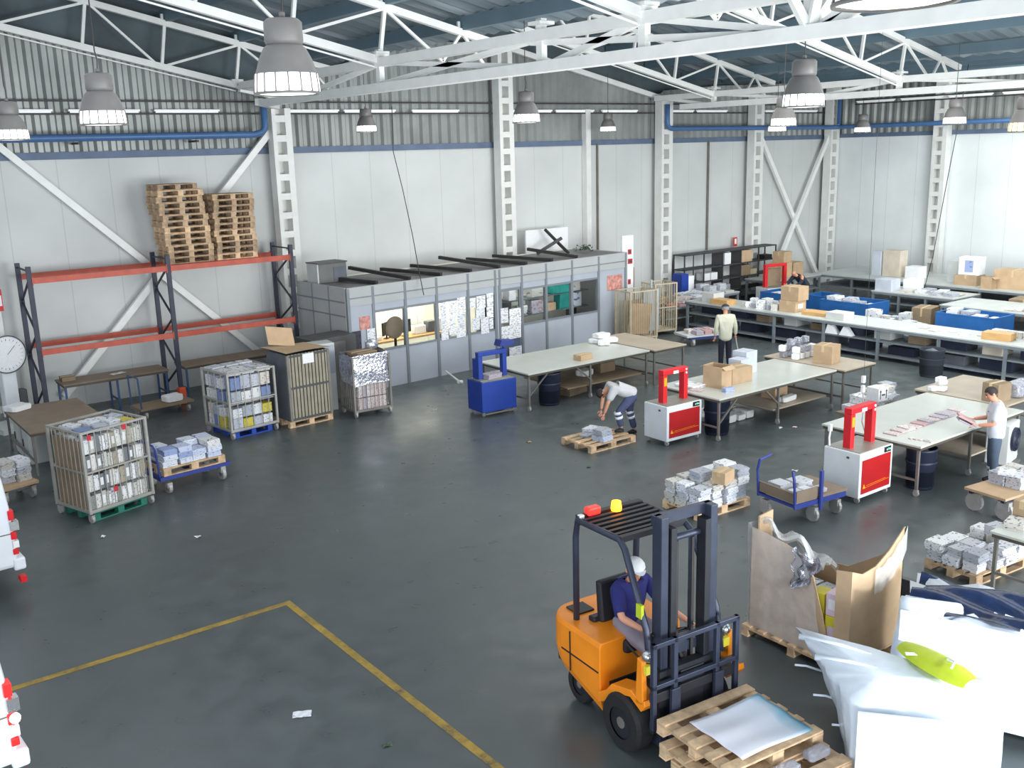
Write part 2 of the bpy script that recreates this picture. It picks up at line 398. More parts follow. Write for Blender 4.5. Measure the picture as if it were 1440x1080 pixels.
# purlins under the sheets
for fn, xs in ((roofA, [-5.8 + 1.83 * k for k in range(11)]), (roofB, [14.6 + 1.83 * k for k in range(8)])):
    for x in xs:
        z = fn(x); m_ = MB(); m_.box(x - .03, x + .03, -7, 25.8, z - .27, z - .01); m_.box(x - .03, x + .11, -7, 25.8, z - .285, z - .27)
        struct('purlin', m_, 'purlin_blue')
for k in range(4):
    x = 29.6 + 1.7 * k; m_ = MB(); m_.box(x - .03, x + .03, -7, 25.8, 8.08, 8.3); struct('purlin', m_, 'purlin_blue')
# roof trusses: parallel inclined chords, posts and diagonals, cantilever past the girder
def truss(Y, xj, zj, x0, over, ws=SL):
    m_ = MB(); zb = lambda x: zj + ws * (xj - x); D = 1.05
    m_.bar((x0, Y, zb(x0)), (xj, Y, zb(xj)), .13, .15); m_.bar((x0, Y, zb(x0) + D), (xj + over, Y, zb(xj + over) + D), .13, .14)
    m_.bar((x0, Y + .05, zb(x0) - .14), (xj, Y + .05, zb(xj) - .14), .03, .03)
    x = xj; k = 0
    while x > x0 + 2.2:
        m_.bar((x, Y, zb(x)), (x + .18, Y, zb(x) + D - .04), .07, .07)                       # post
        m_.bar((x + .2, Y, zb(x) + D - .06), (x - 1.75, Y, zb(x - 1.75) + .05), .055, .055)
        m_.bar((x - 3.45, Y, zb(x - 3.45) + D), (x - 2.0, Y, zb(x - 2.0) + .05), .055, .055)
        m_.bar((x - 1.85, Y, zb(x - 1.85)), (x - 1.68, Y, zb(x - 1.68) + D), .07, .07)
        x -= 3.66
    m_.bar((xj + .22, Y, zb(xj) + D - .1), (xj + 1.5, Y, zb(xj + 1.5) + .35), .055, .055)
    m_.bar((xj + 1.5, Y, zb(xj + 1.5) + .35), (xj + 2., Y, zb(xj + 2.) + D), .055, .055)
    m_.bar((xj + 2., Y, zb(xj + 2.) + D), (xj + 2.6, Y, zb(xj + 2.6) + .5), .055, .055)
    m_.cb(xj + .02, Y, zj + .09, .3, .2, .1)
    xs = x0
    for k in range(40):   # cleats that carry the purlins
        xc = xj + .1 - 1.83 * k + 1.83
        if xc < x0: break
        if xc < xj + over: m_.bar((xc, Y, zb(xc) + D), (xc, Y, zb(xc) + D + .2), .06, .05)
    return struct('roof_truss', m_, 'white_steel')
for Y in (25.3, 18., 10.6, 3.2): truss(Y, 10.48, 7.68, -9, 2.9)
for Y in (22.6, 16., 9.4): truss(Y, 25.5, 7.43, 14.8, 3.0, .214)
# lattice girders along the valleys
def girder(X, zt, zb, ys, diags, name='roof_girder', posts=(), dx=0):
    m_ = MB(); m_.bar((X, ys[0], zt), (X, ys[1], zt), .2, .17); m_.bar((X, ys[0] - 1.2, zb), (X, ys[1], zb), .22, .17)
    for (ya, za), (yb, zb2) in diags: m_.bar((X + .05, ya, za), (X + .05, yb, zb2), .1, .09)
    for y in posts: m_.bar((X, y, zb), (X, y, zt + .25), .11, .14); m_.cb(X, y, zt + .18, .3, .3, .05)
    return struct(name, m_, 'white_steel')
T1, B1 = 7.64, 7.16
girder(10.48, T1, B1, (24.9, -4), [((25.3, T1), (21.5, B1)), ((18., T1), (12.9, B1)), ((19, B1), (13.2, T1 - .05)), ((12.9, B1), (10.6, T1)), ((10.6, T1), (7.8, B1)), ((13.2, T1 - .08), (8.0, B1 + .02)), ((7.8, B1), (6.9, T1)), ((7.8, B1), (6.3, T1)), ((6, T1), (3, B1)), ((22, B1), (18, T1))], posts=(18., 10.6, 12.9, 7.8))
T2, B2 = 7.45, 7.12
girder(25.5, T2, B2, (25.2, -4), [((22.6, T2), (19, B2)), ((19, B2), (16, T2)), ((16, T2), (12, B2)), ((12, B2), (9.4, T2)), ((25, T2), (22.6, B2))], posts=(22.6, 16., 9.4))
# struts of the node above the nearest lamp
m_ = MB(); m_.bar((10.48, 7.8, B1), (10.1, 7.2, 8.6), .1); m_.bar((10.48, 7.8, B1), (11.3, 7.4, 8.5), .12); m_.bar((10.48, 7.8, B1), (11.7, 7.9, 8.5), .1); m_.bar((10.48, 7.8, B1), (9.6, 8.2, 8.7), .1)
struct('roof_node_brace', m_, 'white_steel')
# gable rafter over the middle bay and bracket of the left column
m_ = MB(); m_.bar((17., WY - .15, 9.42), (25.9, WY - .15, 7.5), .14, .16); struct('gable_rafter', m_, 'white_steel')
m_ = MB(); m_.bar((10.48, 25.1, 7.6), (11.45, 25.1, 7.42), .14, .2); m_.bar((10.48, 24.0, 7.2), (11.45, 25.1, 7.16), .18, .16); m_.bar((11.45, 25.1, 7.4), (12.6, 25.1, 7.8), .12, .12); struct('column_bracket', m_, 'white_steel')
# battened columns
def column(x, y, top, face='y', w=.56):
    m_ = MB()
    for s in (-1, 1):
        a = s * (w / 2 - .07)
        m_.box(a - (.05 if s < 0 else .1), a + (.06 if s < 0 else .07), -.17, .17, 0, top)
    z = .25
    while z < top:
        m_.box(-w / 2 + .13, w / 2 - .13, -.165, -.14, z, z + .17); z += .5
    m_.box(-w / 2 + .1, w / 2 - .1, .15, .17, 0, top)
    o = struct('column', m_, 'column_paint'); o.location = (x, y, 0)
    if face == 'x': o.rotation_euler = (0, 0, -PI / 2)
    return o
column(11.52, 25.2, 7.1); column(18.9, 25.2, 9.0); column(25.88, 25.2, 7.4); column(30.8, 25.2, 7.9); column(35.55, 25.2, 8.0)
for y in (20.5, 13.2, 6.): column(35.65, y, 8.1, 'x')
column(4.0, 25.2, 8.9)
m_ = MB(); m_.box(22.42, 22.62, 25.35, 25.58, 2.4, 7.1); struct('column_pipe', m_, 'column_paint')
m_ = MB(); m_.box(23.05, 23.09, 25.5, 25.58, 2.2, 6.); struct('trim_5', m_, 'leg_grey')
m_ = MB(); m_.box(28.55, 28.6, 25.5, 25.58, 2., 6.); struct('trim_6', m_, 'leg_grey')
# wall bracing
def brace(p, q, y=25.35):
    m_ = MB(); m_.bar((p[0], y, p[1]), (q[0], y, q[1]), .16, .12, (0, 1, 0)); struct('wall_brace', m_, 'white_steel')
brace((4.2, 6.85), (11.0, .25), 25.46); brace((11.35, 6.55), (5.45, .35), 25.34)
brace((31.2, 6.2), (35.3, .25)); brace((35.45, 6.2), (31.9, .3), 25.22)
# blue service pipes
m_ = MB(); m_.tube([(-8, 24.9, 6.38), (10.7, 24.9, 6.44), (10.92, 24.9, 6.5), (11., 24.9, 6.62), (11., 24.9, 7.15)], .085, 10); o = tag(m_.build('service_pipe', 'pipe_blue', None, True), 'blue pipe along the left of the back wall turning up at its end', 'pipe')
for x in (6.4, 9.2): MB().box(x - .03, x + .03, 24.9, 25.5, 6.28, 6.33).build('mounting_bracket', 'dark_steel', o)
m_ = MB(); m_.tube([(25.75, 24.9, 7.25), (25.75, 24.9, 6.62), (25.8, 24.9, 6.5), (25.95, 24.9, 6.44), (35.1, 24.9, 6.4), (35.3, 24.8, 6.4), (35.35, 24.6, 6.4), (35.35, 3, 6.4)], .085, 10); tag(m_.build('service_pipe', 'pipe_blue', None, True), 'blue pipe running from the back wall round along the right wall', 'pipe')
m_ = MB(); m_.box(35.28, 35.4, 24.7, 24.8, 6.5, 7.5); tag(m_.build('duct_box', 'pipe_blue'), 'short upright blue duct beside the corner column', 'duct')
# cable tray and fluorescent battens
m_ = MB(); m_.box(-8, 35.3, 25.385, 25.45, 7.26, 7.3); m_.box(-8, 35.3, 25.385, 25.415, 6.96, 7.0); tag(m_.build('cable_tray', 'dark_steel'), 'thin dark cable tray running high across the corrugated back wall', 'cable tray')
m_ = MB(); m_.box(35.4, 35.45, 3, 24.1, 7.38, 7.42); m_.box(35.42, 35.45, 3, 24.1, 7.22, 7.26); tag(m_.build('cable_tray', 'dark_steel'), 'thin dark cable tray running high along the corrugated right wall', 'cable tray')
m_ = MB(); m_.box(-.75, .75, -.04, .04, 0, .05); m_.box(-.72, .72, -.02, .02, -.04, 0)
bat = m_.mesh('batten_light', 'tube_white')
xs = [-.5, 3.4, 5.2, 7.2, 9.2, 12.6, 14.4, 16.6, 20.2, 22., 24., 26.8, 28.6, 32.4, 34.]
for x in xs: inst(bat, 'batten_light', (x, 25.425, 7.04), (1.1, .9, .9), 0, 'white fluorescent batten under the cable tray of the back wall', 'light', 'battens on the back wall')
for y in (23.2, 21.3, 19.4, 17.4, 15.4, 11, 8): inst(bat, 'batten_light', (35.43, y, 7.32), (1.1, .9, .9), PI / 2, 'white fluorescent batten under the cable tray of the right wall', 'light', 'battens on the right wall')

# bell lamps
def lamp(name, label, glow='lamp_glow'):
    t = thing(name, label, 'lamp', group='bell lamps')
    p = MB(); p.lathe([(.001, .36), (.12, .36), (.147, .335), (.15, .2), (.14, .17), (.12, .165), (.001, .165)], 24); p.cyl((0, 0, .36), (0, 0, .41), .025, 8); p.build('ballast_housing', 'lamp_grey', t, True)
    p = MB(); p.lathe([(.13, .17), (.165, .14), (.205, .06), (.232, -.03), (.243, -.05)], 32, rib=.012); p.build('reflector', 'lamp_grey', t, True)
    p = MB(); p.lathe([(.240, -.05), (.249, -.12), (.252, -.19), (.2, -.2), (.001, -.2)], 32, rib=.012); p.build('diffuser', glow, t, True)
    p = MB()
    for k in range(16):
        a = 2 * PI * k / 16; p.bar((.243 * math.cos(a), .243 * math.sin(a), -.05), (.256 * math.cos(a), .256 * math.sin(a), -.19), .008)
    p.lathe([(.25, -.185), (.262, -.19), (.262, -.205), (.245, -.205)], 32); p.build('rim_ribs', 'lamp_grey', t, True)
    p = MB(); p.tube([(0, 0, .4), (.01, 0, .5), (-.01, 0, .6), (0, 0, 1.6)], .008, 6); p.build('chain', 'dark_steel', t)
    return t
def lamp_spot(px, py, width):
    d = ray(px, py).normalized(); D = FPX * .52 / width; p = Vector((0, 0, CAM_H)) + d * D; return p
LAMPS = [(402, 95, 87, 'bell lamp nearest the left, large, hung before the roof girder'), (143, 150, 58, 'bell lamp over the left floor, before the corrugated wall'),
         (14, 178, 42, 'bell lamp cut by the left edge of the photo'), (515, 174, 28, 'small bell lamp right of the left column, before the back wall'),
         (740, 157, 38, 'bell lamp hanging just right of the tall middle column'), (855, 176, 22, 'tiny bell lamp between the middle column and the next column'),
         (1130, 127, 55, 'large bell lamp on the right, foremost of its overlapping trio'), (1102, 163, 34, 'middle bell lamp of the overlapping trio on the right'),
         (1093, 175, 24, 'rearmost bell lamp of the overlapping trio on the right'), (1213, 177, 21, 'small bell lamp before the right wall, near the corner'),
         (1343, 162, 28, 'bell lamp in front of the right wall column'), (1262, -66, 150, 'very near bell lamp, only its rim showing at the top')]
l0 = None
for px, py, w, lab in LAMPS:
    p = lamp_spot(px, py, w)
    if l0 is None: l0 = lamp('pendant_lamp', lab); l0.location = p
    else: copy_tree(l0, None, p, U(0, 1), lab)
ly = lamp('pendant_lamp', 'yellowish bell lamp cut by the right edge of the photo', 'lamp_yellow'); ly.location = lamp_spot(1442, 168, 38)
# hanging pull wires
def wire(name, pts, label):
    m_ = MB(); m_.tube(pts, .012, 5); return tag(m_.build(name, 'wire'), label, 'cable')
wire('hanging_cable', [onY(551, 150, 24.6), onY(553, 213, 24.4), onY(566, 265, 23.9), onY(580, 330, 23.), onY(590, 385, 21.9), onY(596, 415, 21.6)], 'thin dark cable slanting down before the office front')
wire('hanging_cable', [onX(1362, 90, 30), onX(1345, 187, 30), onX(1325, 290, 30), onX(1312, 360, 29.4), onX(1300, 405, 29)], 'thin dark cable slanting down across the bright right wall')
# ================================================================ shared kit
def parcel_mesh(name, m, layers=4, jit=.035, bev=0):
    p = MB(); h = 1. / layers
    for k in range(layers):
        a, b_ = U(-jit, jit), U(-jit, jit)
        p.box(-.5 + a, .5 + a * .5, -.5 + b_, .5 + b_ * .5, k * h, (k + .96) * h)
    return p.mesh(name, m)
PM = {k: [parcel_mesh('parcel', k, n, j) for n, j in ((3, .03), (4, .045), (6, .05))] for k in ('parcel', 'parcel_blue', 'parcel_mixed', 'parcel_print')}
def wrapmesh():      # one bundle in crinkled paper, folded flat at the ends
    p = MB(); 
    def f(u, v):
        t = 2 * PI * u; n = .25; cx, cz = math.cos(t), math.sin(t)
        x = .5 * math.copysign(abs(cx) ** n, cx); z = .5 + .5 * math.copysign(abs(cz) ** n, cz)
        e = 1 - .12 * abs(2 * v - 1) ** 4
        return (x * e + .02 * math.sin(9 * v + 5 * u), v - .5, .5 + (z - .5) * e + .02 * math.sin(7 * v + 11 * u))
    p.grid(f, 24, 6)
    p.add([f(k / 24, 0) for k in range(24)], [tuple(range(24))]); p.add([f(k / 24, 1) for k in range(24)], [tuple(range(24))])
    return p
_w = wrapmesh(); _z = min(v.z for v in _w.v)
for _v in _w.v: _v.z -= _z
WRAP = _w.mesh('wrapped_bundle', 'paper_white')
WRAPS = _w.mesh('foil_bundle', 'film_silver')
BOOK = MB().box(-.5, .5, -.5, .5, 0, 1)
BOOK.slot = 1; BOOK.box(-.3, .3, -.51, -.5, .25, .75)
BOOKM = BOOK.mesh('book_bundle', ['books', 'label_white'])
BOOKM2 = MB().box(-.5, .5, -.5, .5, 0, .97).box(-.46, .52, -.47, .51, .97, 1).mesh('book_bundle', 'books')
BOOKM3 = MB().box(-.5, .5, -.5, .5, 0, .97).box(-.46, .52, -.47, .51, .97, 1).mesh('parcel', 'parcel_mixed')
def parcel(kind, x, y, z, sx, sy, sz, rz, label, group, name='paper_parcel', cat='parcel'):
    return inst(random.choice(PM[kind]), name, (x, y, z), (sx, sy, sz), rz, label, cat, group)
def carton(x, y, z, sx, sy, sz, rz, label, open_=False, m='cardboard', group=None, tape=True, lab=False):
    t = thing('cardboard_box', label, 'box', (x, y, z), rz, group)
    p = MB(); e = .012
    if open_:
        for a in (-1, 1):
            p.box(a * sx / 2 - e / 2, a * sx / 2 + e / 2, -sy / 2, sy / 2, 0, sz); p.box(-sx / 2, sx / 2, a * sy / 2 - e / 2, a * sy / 2 + e / 2, 0, sz)
        p.box(-sx / 2, sx / 2, -sy / 2, sy / 2, 0, .02)
        for a in (-1, 1): p.bar((0, a * sy / 2, sz), (0, a * (sy / 2 + .1), sz - .06), sx, .008, (0, 0, 1))
        p.build('box_body', m, t)
    else:
        p.box(-sx / 2, sx / 2, -sy / 2, sy / 2, 0, sz); p.build('box_body', m, t, bevel=.006)
        if tape:
            q = MB(); q.box(-sx / 2 - .002, sx / 2 + .002, -.03, .03, sz - .001, sz + .003)
            for a in (-1, 1): q.box(a * sx / 2 - .003, a * sx / 2 + .003, -.03, .03, sz * .65, sz)
            q.build('packing_tape', 'tape', t)
    if lab:
        q = MB(); q.box(-sx * .25, sx * .2, -sy / 2 - .004, -sy / 2 - .001, sz * .35, sz * .75); q.build('box_label', 'label_white', t)
    return t
def pallet_mb(L=1.2, W=.8):
    p = MB()
    for k in range(5):
        y = -W / 2 + .0725 + k * (W - .145) / 4; p.cb(0, y, .133, L, .13 if k % 2 == 0 else .09, .022)
    for x in (-L / 2 + .072, 0, L / 2 - .072):
        p.cb(x, 0, .111, .14, W, .022)
        for y in (-W / 2 + .05, 0, W / 2 - .05): p.cb(x, y, .061, .14, .1, .078)
    for y in (-W / 2 + .05, 0, W / 2 - .05): p.cb(0, y, .011, L, .1, .022)
    return p
PAL = pallet_mb().mesh('pallet', 'pallet_wood'); PALO = pallet_mb().mesh('pallet', 'pallet_old')
def pallet(x, y, z, rz, label, group=None, me=None, sx=1., sy=1.):
    return inst(me or PAL, 'wooden_pallet', (x, y, z), (sx, sy, 1), rz, label, 'pallet', group)
def pallet_parts(x, y, z, rz, label, L=1.2, W=.8, m='pallet_wood', nb=5):
    t = thing('wooden_pallet', label, 'pallet', (x, y, z), rz)
    for k in range(nb):
        yy = -W / 2 + .065 + k * (W - .13) / (nb - 1); MB().cb(0, yy, .133, L, .125 if k % 2 == 0 else .1, .022).build('deck_board', m, t, bevel=.003)
    for xx in (-L / 2 + .072, 0, L / 2 - .072):
        MB().cb(xx, 0, .111, .14, W, .022).build('cross_board', m, t)
        for yy in (-W / 2 + .05, 0, W / 2 - .05): MB().cb(xx, yy, .061, .14, .1, .078).build('spacer_block', m, t, bevel=.004)
    for yy in (-W / 2 + .05, 0, W / 2 - .05): MB().cb(0, yy, .011, L, .1, .022).build('bottom_board', m, t)
    return t
def caster(parent, x, y, r=.05, w=.035, name='caster'):
    p = MB(); p.cyl((x - w / 2, y, r), (x + w / 2, y, r), r, 14); p.cb(x, y, r * 1.6, w * 1.6, r * 1.3, r * .9)
    return p.build(name, 'caster', parent)
def paper_sheet(x, y, z, sx, sy, rz, label, group=None):
    p = MB(); p.grid(lambda u, v: ((u - .5) * sx, (v - .5) * sy, .004 + .006 * math.sin(7 * u + 3 * v) ** 2), 4, 4)
    o = p.build('paper_sheet', 'notice'); o.location = (x, y, z); o.rotation_euler = (0, 0, rz); return tag(o, label, 'paper', group)

# ================================================================ pallet rack and its pallets
t = thing('pallet_rack', 'tall pallet rack with dark blue uprights and orange beams against the white wall', 'rack', (0, 0, 0))
XU = (4.76, 7.84, 11.02); YF, YB, ZR = 24.0, 25.1, 3.66
for x in XU:
    p = MB()
    for y in (YF, YB): p.box(x - .05, x + .05, y - .04, y + .04, 0, ZR); p.cb(x, y, .01, .16, .14, .02)
    p.build('upright', 'rack_blue', t)
    p = MB(); z = .3; k = 0
    while z < ZR - .5:
        a, b_ = ((x, YF, z), (x, YB, z + .62)) if k % 2 else ((x, YB, z), (x, YF, z + .62)); p.bar(a, b_, .045, .03); z += .62; k += 1
    p.bar((x, YF, ZR - .1), (x, YB, ZR - .1), .045, .03); p.build('frame_bracing', 'rack_blue', t)
for z in (1.72, 3.34):
    for y in (YF - .02, YB + .02):
        for a, b_ in ((XU[0], XU[1]), (XU[1], XU[2])):
            p = MB(); p.box(a + .05, b_ - .05, y - .025, y + .025, z - .065, z + .065); p.box(a + .04, a + .06, y - .04, y + .04, z - .1, z + .1); p.box(b_ - .06, b_ - .04, y - .04, y + .04, z - .1, z + .1)
            p.build('beam', 'rack_orange', t)
MB().box(7.76, 7.92, 23.86, 24.1, 0, .42).build('upright_guard', 'guard_orange', t, bevel=.02)
lab = 'worn wooden pallet in the tall {} stack on top of the rack'
for k in range(12):
    pallet(8.49 + U(-.03, .03) * (k > 1) - .016 * max(0, k - 2), 24.55 + U(-.03, .03), 3.41 + .146 * k, U(-.03, .03), lab.format('left'), 'left pallet stack on the rack', PAL if rnd() < .6 else PALO, .93, 1.05)
for k in range(11):
    pallet(9.66 + U(-.03, .03), 24.57 + U(-.03, .03), 3.41 + .146 * k, U(-.03, .03), lab.format('right'), 'right pallet stack on the rack', PAL if rnd() < .6 else PALO, .88, 1.05)
pallet(8.3, 24.52, 3.41 + 12 * .146, .06, 'small dark pallet lying topmost on the left stack of the rack', None, PALO, .82, .9)
# ================================================================ things below the rack
def simple_table(name, label, cat, x0, x1, y0, y1, h, top, leg, legs, rz=0, shelf=None, th=.035, r=.022, wheels=False, brace=False, edge='table_edge'):
    cx, cy = (x0 + x1) / 2, (y0 + y1) / 2; t = thing(name, label, cat, (cx, cy, 0), rz); w, d = (x1 - x0) / 2, (y1 - y0) / 2
    MB().box(-w, w, -d, d, h - th, h).build('table_top', top, t, bevel=.005)
    p = MB(); p.box(-w + .02, w - .02, -d + .02, d - .02, h - th - .05, h - th); p.build('apron', edge, t)
    for lx in legs:
        for s in (-1, 1):
            X = -w + .06 + lx * (2 * w - .12); Y = s * (d - .07); p = MB(); p.box(X - r, X + r, Y - r, Y + r, .1 if wheels else 0, h - th - .05); o = p.build('leg', leg, t)
            if wheels:
                q = MB(); q.cyl((X - .02, Y, .05), (X + .02, Y, .05), .05, 12); q.cb(X, Y, .09, .05, .07, .05); q.build('caster', 'caster', o)
        p = MB(); X = -w + .06 + lx * (2 * w - .12); p.bar((X, -d + .08, .28), (X, d - .08, .28), .035); p.build('cross_rail', leg, t)
    if brace:
        p = MB(); X0, X1 = -w + .06, w - .06
        p.bar((X0, -d + .07, .35), (X0 + .55, -d + .07, h - .09), .03); p.bar((X0 + (X1 - X0) * .52, -d + .07, .4), (X0 + (X1 - X0) * .52 - .5, -d + .07, h - .09), .03); p.build('diagonal_brace', leg, t)
    if shelf: MB().box(-w + .1 + shelf[0] * 2 * w, -w + shelf[1] * 2 * w - .1, -d + .12, d - .12, .3, .33).build('low_shelf', shelf[2], t)
    return t
simple_table('work_bench', 'long brown bench with thin legs behind the rack, under the wall brace', 'bench', 5.2, 7.66, 24.2, 25.0, .86, 'board_brown', 'bench_blue', (0, .5, 1))
simple_table('work_bench', 'brown worktop continuing behind the middle rack frame and loaded cages', 'bench', 8.05, 10.85, 24.2, 25.0, .86, 'board_brown', 'bench_blue', (0, .5, 1))
carton(5.42, 24.7, .86, .3, .3, .1, 0, 'small dark box on the left end of the brown wall bench', m='cardboard_dark')
paper_sheet(6.55, 24.6, .862, .35, .2, .3, 'crumpled papers lying on the brown wall bench')
t = thing('platform_trolley', 'blue low trolley with a push bar standing below the wall bench', 'trolley', (7.15, 23.35, 0), .1)
MB().box(-.65, .65, -.32, .32, .22, .27).build('deck', 'cardboard_dark', t); p = MB(); p.tube([(-.62, -.28, .27), (-.64, -.28, 1.), (-.64, .28, 1.), (-.62, .28, .27)], .02, 8); p.build('push_bar', 'bench_blue', t)
for sx in (-1, 1):
    for sy in (-1, 1): caster(t, sx * .52, sy * .26, .08, .04)
p = at(209, 577, .3); inst(WRAP, 'paper_bundle', (7.38, 23.3, .272), (.42, .34, .16), .2, 'white paper bundle lying on the blue low trolley', 'parcel')
# dial scale
t = thing('dial_scale', 'white platform scale with a big round dial at the left edge', 'scale', (4.12, 24.5, 0), .25)
p = MB(); p.box(-.16, .16, -.12, .12, .25, 1.35); p.build('column', 'machine_white', t, bevel=.03)
p = MB(); p.cyl((0, -.16, 1.72), (0, .1, 1.72), .42, 32); d = p.build('dial_case', 'machine_white', t)
p = MB(); p.cyl((0, -.17, 1.72), (0, -.162, 1.72), .37, 32); d2 = p.build('dial_face', 'label_white', t)
p = MB(); p.tube([(.42 * math.cos(a), -.17, 1.72 + .42 * math.sin(a)) for a in [2 * PI * k / 32 for k in range(33)]], .014, 6); p.build('dial_rim', 'cabinet_dark', t)
p = MB()
for k in range(24):
    a = 2 * PI * k / 24; p.bar((.31 * math.cos(a), -.175, 1.72 + .31 * math.sin(a)), (.35 * math.cos(a), -.175, 1.72 + .35 * math.sin(a)), .012, .004)
p.bar((0, -.178, 1.72), (.18, -.178, 1.9), .014, .004); p.build('dial_marks', 'ink', t)
MB().box(-.5, .5, -.55, .35, 0, .12).build('weighing_platform', 'pale_grey', t); MB().box(.17, .36, -.1, .12, .35, .85).build('motor_box', 'cabinet_dark', t, bevel=.03)
p = MB(); p.box(-.02, .1, -.004, .004, 0, .5); p.slot = 1; p.box(0, .08, -.008, -.004, .12, .36); o = p.build('hazard_sign', ['sign_red', 'label_white']); o.location = onY(-1, 438, 25.0); tag(o, 'red sign with a white patch fixed above the dial scale', 'sign')
# brown table with cabinets under it
t = simple_table('packing_table', 'wide brown table in front of the dial scale with grey cabinets below', 'table', 3.62, 5.1, 20.15, 22.6, .88, 'board_brown', 'leg_grey', (0, 1))
for i, (y, m) in enumerate(((22.1, 'pale_grey'), (21.35, 'pale_grey'), (20.75, 'cabinet_grey'))):
    c = thing('steel_cabinet', ['pale grey cabinet under the brown table, the rear one', 'pale grey cabinet under the brown table, the middle one', 'dark grey cabinet under the front of the brown table'][i], 'cabinet', (4.0, y, 0))
    MB().box(-.25, .25, -.27, .27, 0, .72).build('cabinet_body', m, c, bevel=.01); d = MB().box(-.262, -.25, -.24, .24, .06, .68).build('door', m, c); MB().box(-.285, -.262, .14, .17, .3, .45).build('handle', 'cabinet_dark', d)
    if i == 2: c.location.x = 4.35
inst(WRAP, 'paper_bundle', (3.85, 22.3, .88), (.45, .36, .12), .5, 'crumpled white paper at the far corner of the brown table', 'paper')
# small hand trolley with parcels
t = thing('platform_trolley', 'low brown board trolley with parcels, left of the front cage', 'trolley', (3.02, 19.15, 0), .25)
MB().box(-.34, .34, -.36, .36, .26, .31).build('deck', 'cardboard', t)
for sx in (-1, 1):
    for sy in (-1, 1): caster(t, sx * .25, sy * .26, .11, .05)
for i in range(6): parcel('parcel', 3.07 + (i % 2) * .26 - .12, 19.2 + U(-.03, .03), .312 + .13 * (i // 2), .25, .4, .128, .25, 'pale parcel stacked on the low board trolley left of the cage', 'parcels on the board trolley')

# ================================================================ roll cages
def cage(name, label, x, y, rz, w, d, h, z0, bars=8, m='cage_wire', wheels=True, mid=True, back=True, front=True, posts=.022):
    t = thing(name, label, 'cage', (x, y, 0), rz)
    for sx in (-1, 1):
        for sy in (-1, 1): MB().box(sx * w / 2 - posts, sx * w / 2 + posts, sy * d / 2 - posts, sy * d / 2 + posts, z0, h).build('corner_post', m, t)
    for z in (z0 + .04, h - .02):
        p = MB()
        for s in (-1, 1): p.bar((-w / 2, s * d / 2, z), (w / 2, s * d / 2, z), .035); p.bar((s * w / 2, -d / 2, z), (s * w / 2, d / 2, z), .035)
        p.build('rail_frame', m, t)
    def grille(a, b_, n):
        p = MB()
        for k in range(1, n): f = k / n; q = Vector(a).lerp(Vector(b_), f); p.bar((q.x, q.y, z0 + .05), (q.x, q.y, h - .03), .012)
        if mid: p.bar((a[0], a[1], (z0 + h) / 2), (b_[0], b_[1], (z0 + h) / 2), .025)
        p.build('mesh_panel', m, t)
    grille((-w / 2, -d / 2), (-w / 2, d / 2), bars - 2); grille((w / 2, -d / 2), (w / 2, d / 2), bars - 2); grille((-w / 2, d / 2), (w / 2, d / 2), bars)
    if front: grille((-w / 2, -d / 2), (w / 2, -d / 2), bars)
    MB().box(-w / 2, w / 2, -d / 2, d / 2, z0, z0 + .03).build('floor_plate', m, t)
    if wheels:
        for sx in (-1, 1):
            for sy in (-1, 1): caster(t, sx * (w / 2 - .03), sy * (d / 2 - .03), .07, .04)
    return t
def loc(x, y, rz):
    R = Matrix.Rotation(rz, 3, 'Z'); return lambda a, b_, z: R @ Vector((a, b_, 0)) + Vector((x, y, z))
# front cage (front left corner stands at 3.74, 16.74)
CW, CD = 1.2, 1.0; rz = .30; L0 = loc(3.76, 16.76, rz)
ctr = L0(CW / 2, CD / 2, 0)
cage('roll_cage', 'front wire cage packed with upright book bundles, on a green pallet', ctr.x, ctr.y, rz, CW, CD, 1.58, .17, 10, wheels=True)
o = pallet(ctr.x, ctr.y, 0, rz, 'green painted pallet under the front wire cage', None, PALO, .85, 1.1); o.data = PALO.copy(); o.data.materials[0] = M('green_paint')
Lc = loc(ctr.x, ctr.y, rz)
g = 'book bundles in the front cage'
zrow = [.205, .53, .87, 1.18]
for r, z in enumerate(zrow):
    n = 11; hh = (.31, .32, .29, .31)[r]
    for k in range(n):
        w_ = (CW - .12) / n; h_ = hh * U(.78, .98); q = Lc(-CW / 2 + .06 + (k + .5) * w_, -CD / 2 + .17, z)
        o = inst(BOOKM if rnd() < .5 else BOOKM2, 'book_bundle', q, (w_ * .9, .24, h_), rz, 'pale bundle of books standing upright inside the front wire cage', 'books', g)
        o.rotation_euler = (0, U(-.06, .06) if rnd() < .35 else 0, rz)
for r in range(4):
    for k in range(4):
        q = Lc(-CW / 2 + .17, -CD / 2 + .42 + k * .15, zrow[r]); inst(BOOKM2, 'book_bundle', q, (.2, .13, .28 * U(.85, 1)), rz, 'pale bundle of books standing upright inside the front wire cage', 'books', g)
MB().box(-CW / 2 + .03, CW / 2 - .03, -CD / 2 + .03, CD / 2 - .03, .845, .862).build('cage_shelf', 'cardboard', bpy.data.objects['roll_cage'])
for i, (a, b_) in enumerate([(-.38, -.2), (-.1, -.26), (.17, -.15), (.4, -.2), (-.36, .2), (-.08, .1), (.2, .22), (.42, .15)]):
    q = Lc(a, b_, 1.497); parcel('parcel_mixed', q.x, q.y, 1.497, .27, .34, .05 + .02 * (i % 3), rz + U(-.3, .3), 'flat parcel lying open on top of the front cage load', 'parcels on top of the front cage')
MB().box(-CW / 2 + .03, -CW / 2 + .045, -CD / 2 + .12, CD / 2 - .05, .22, 1.4).build('side_liner', 'cardboard_dark', bpy.data.objects['roll_cage'])
p = MB(); p.cb(0, 0, 0, .07, .006, .09)
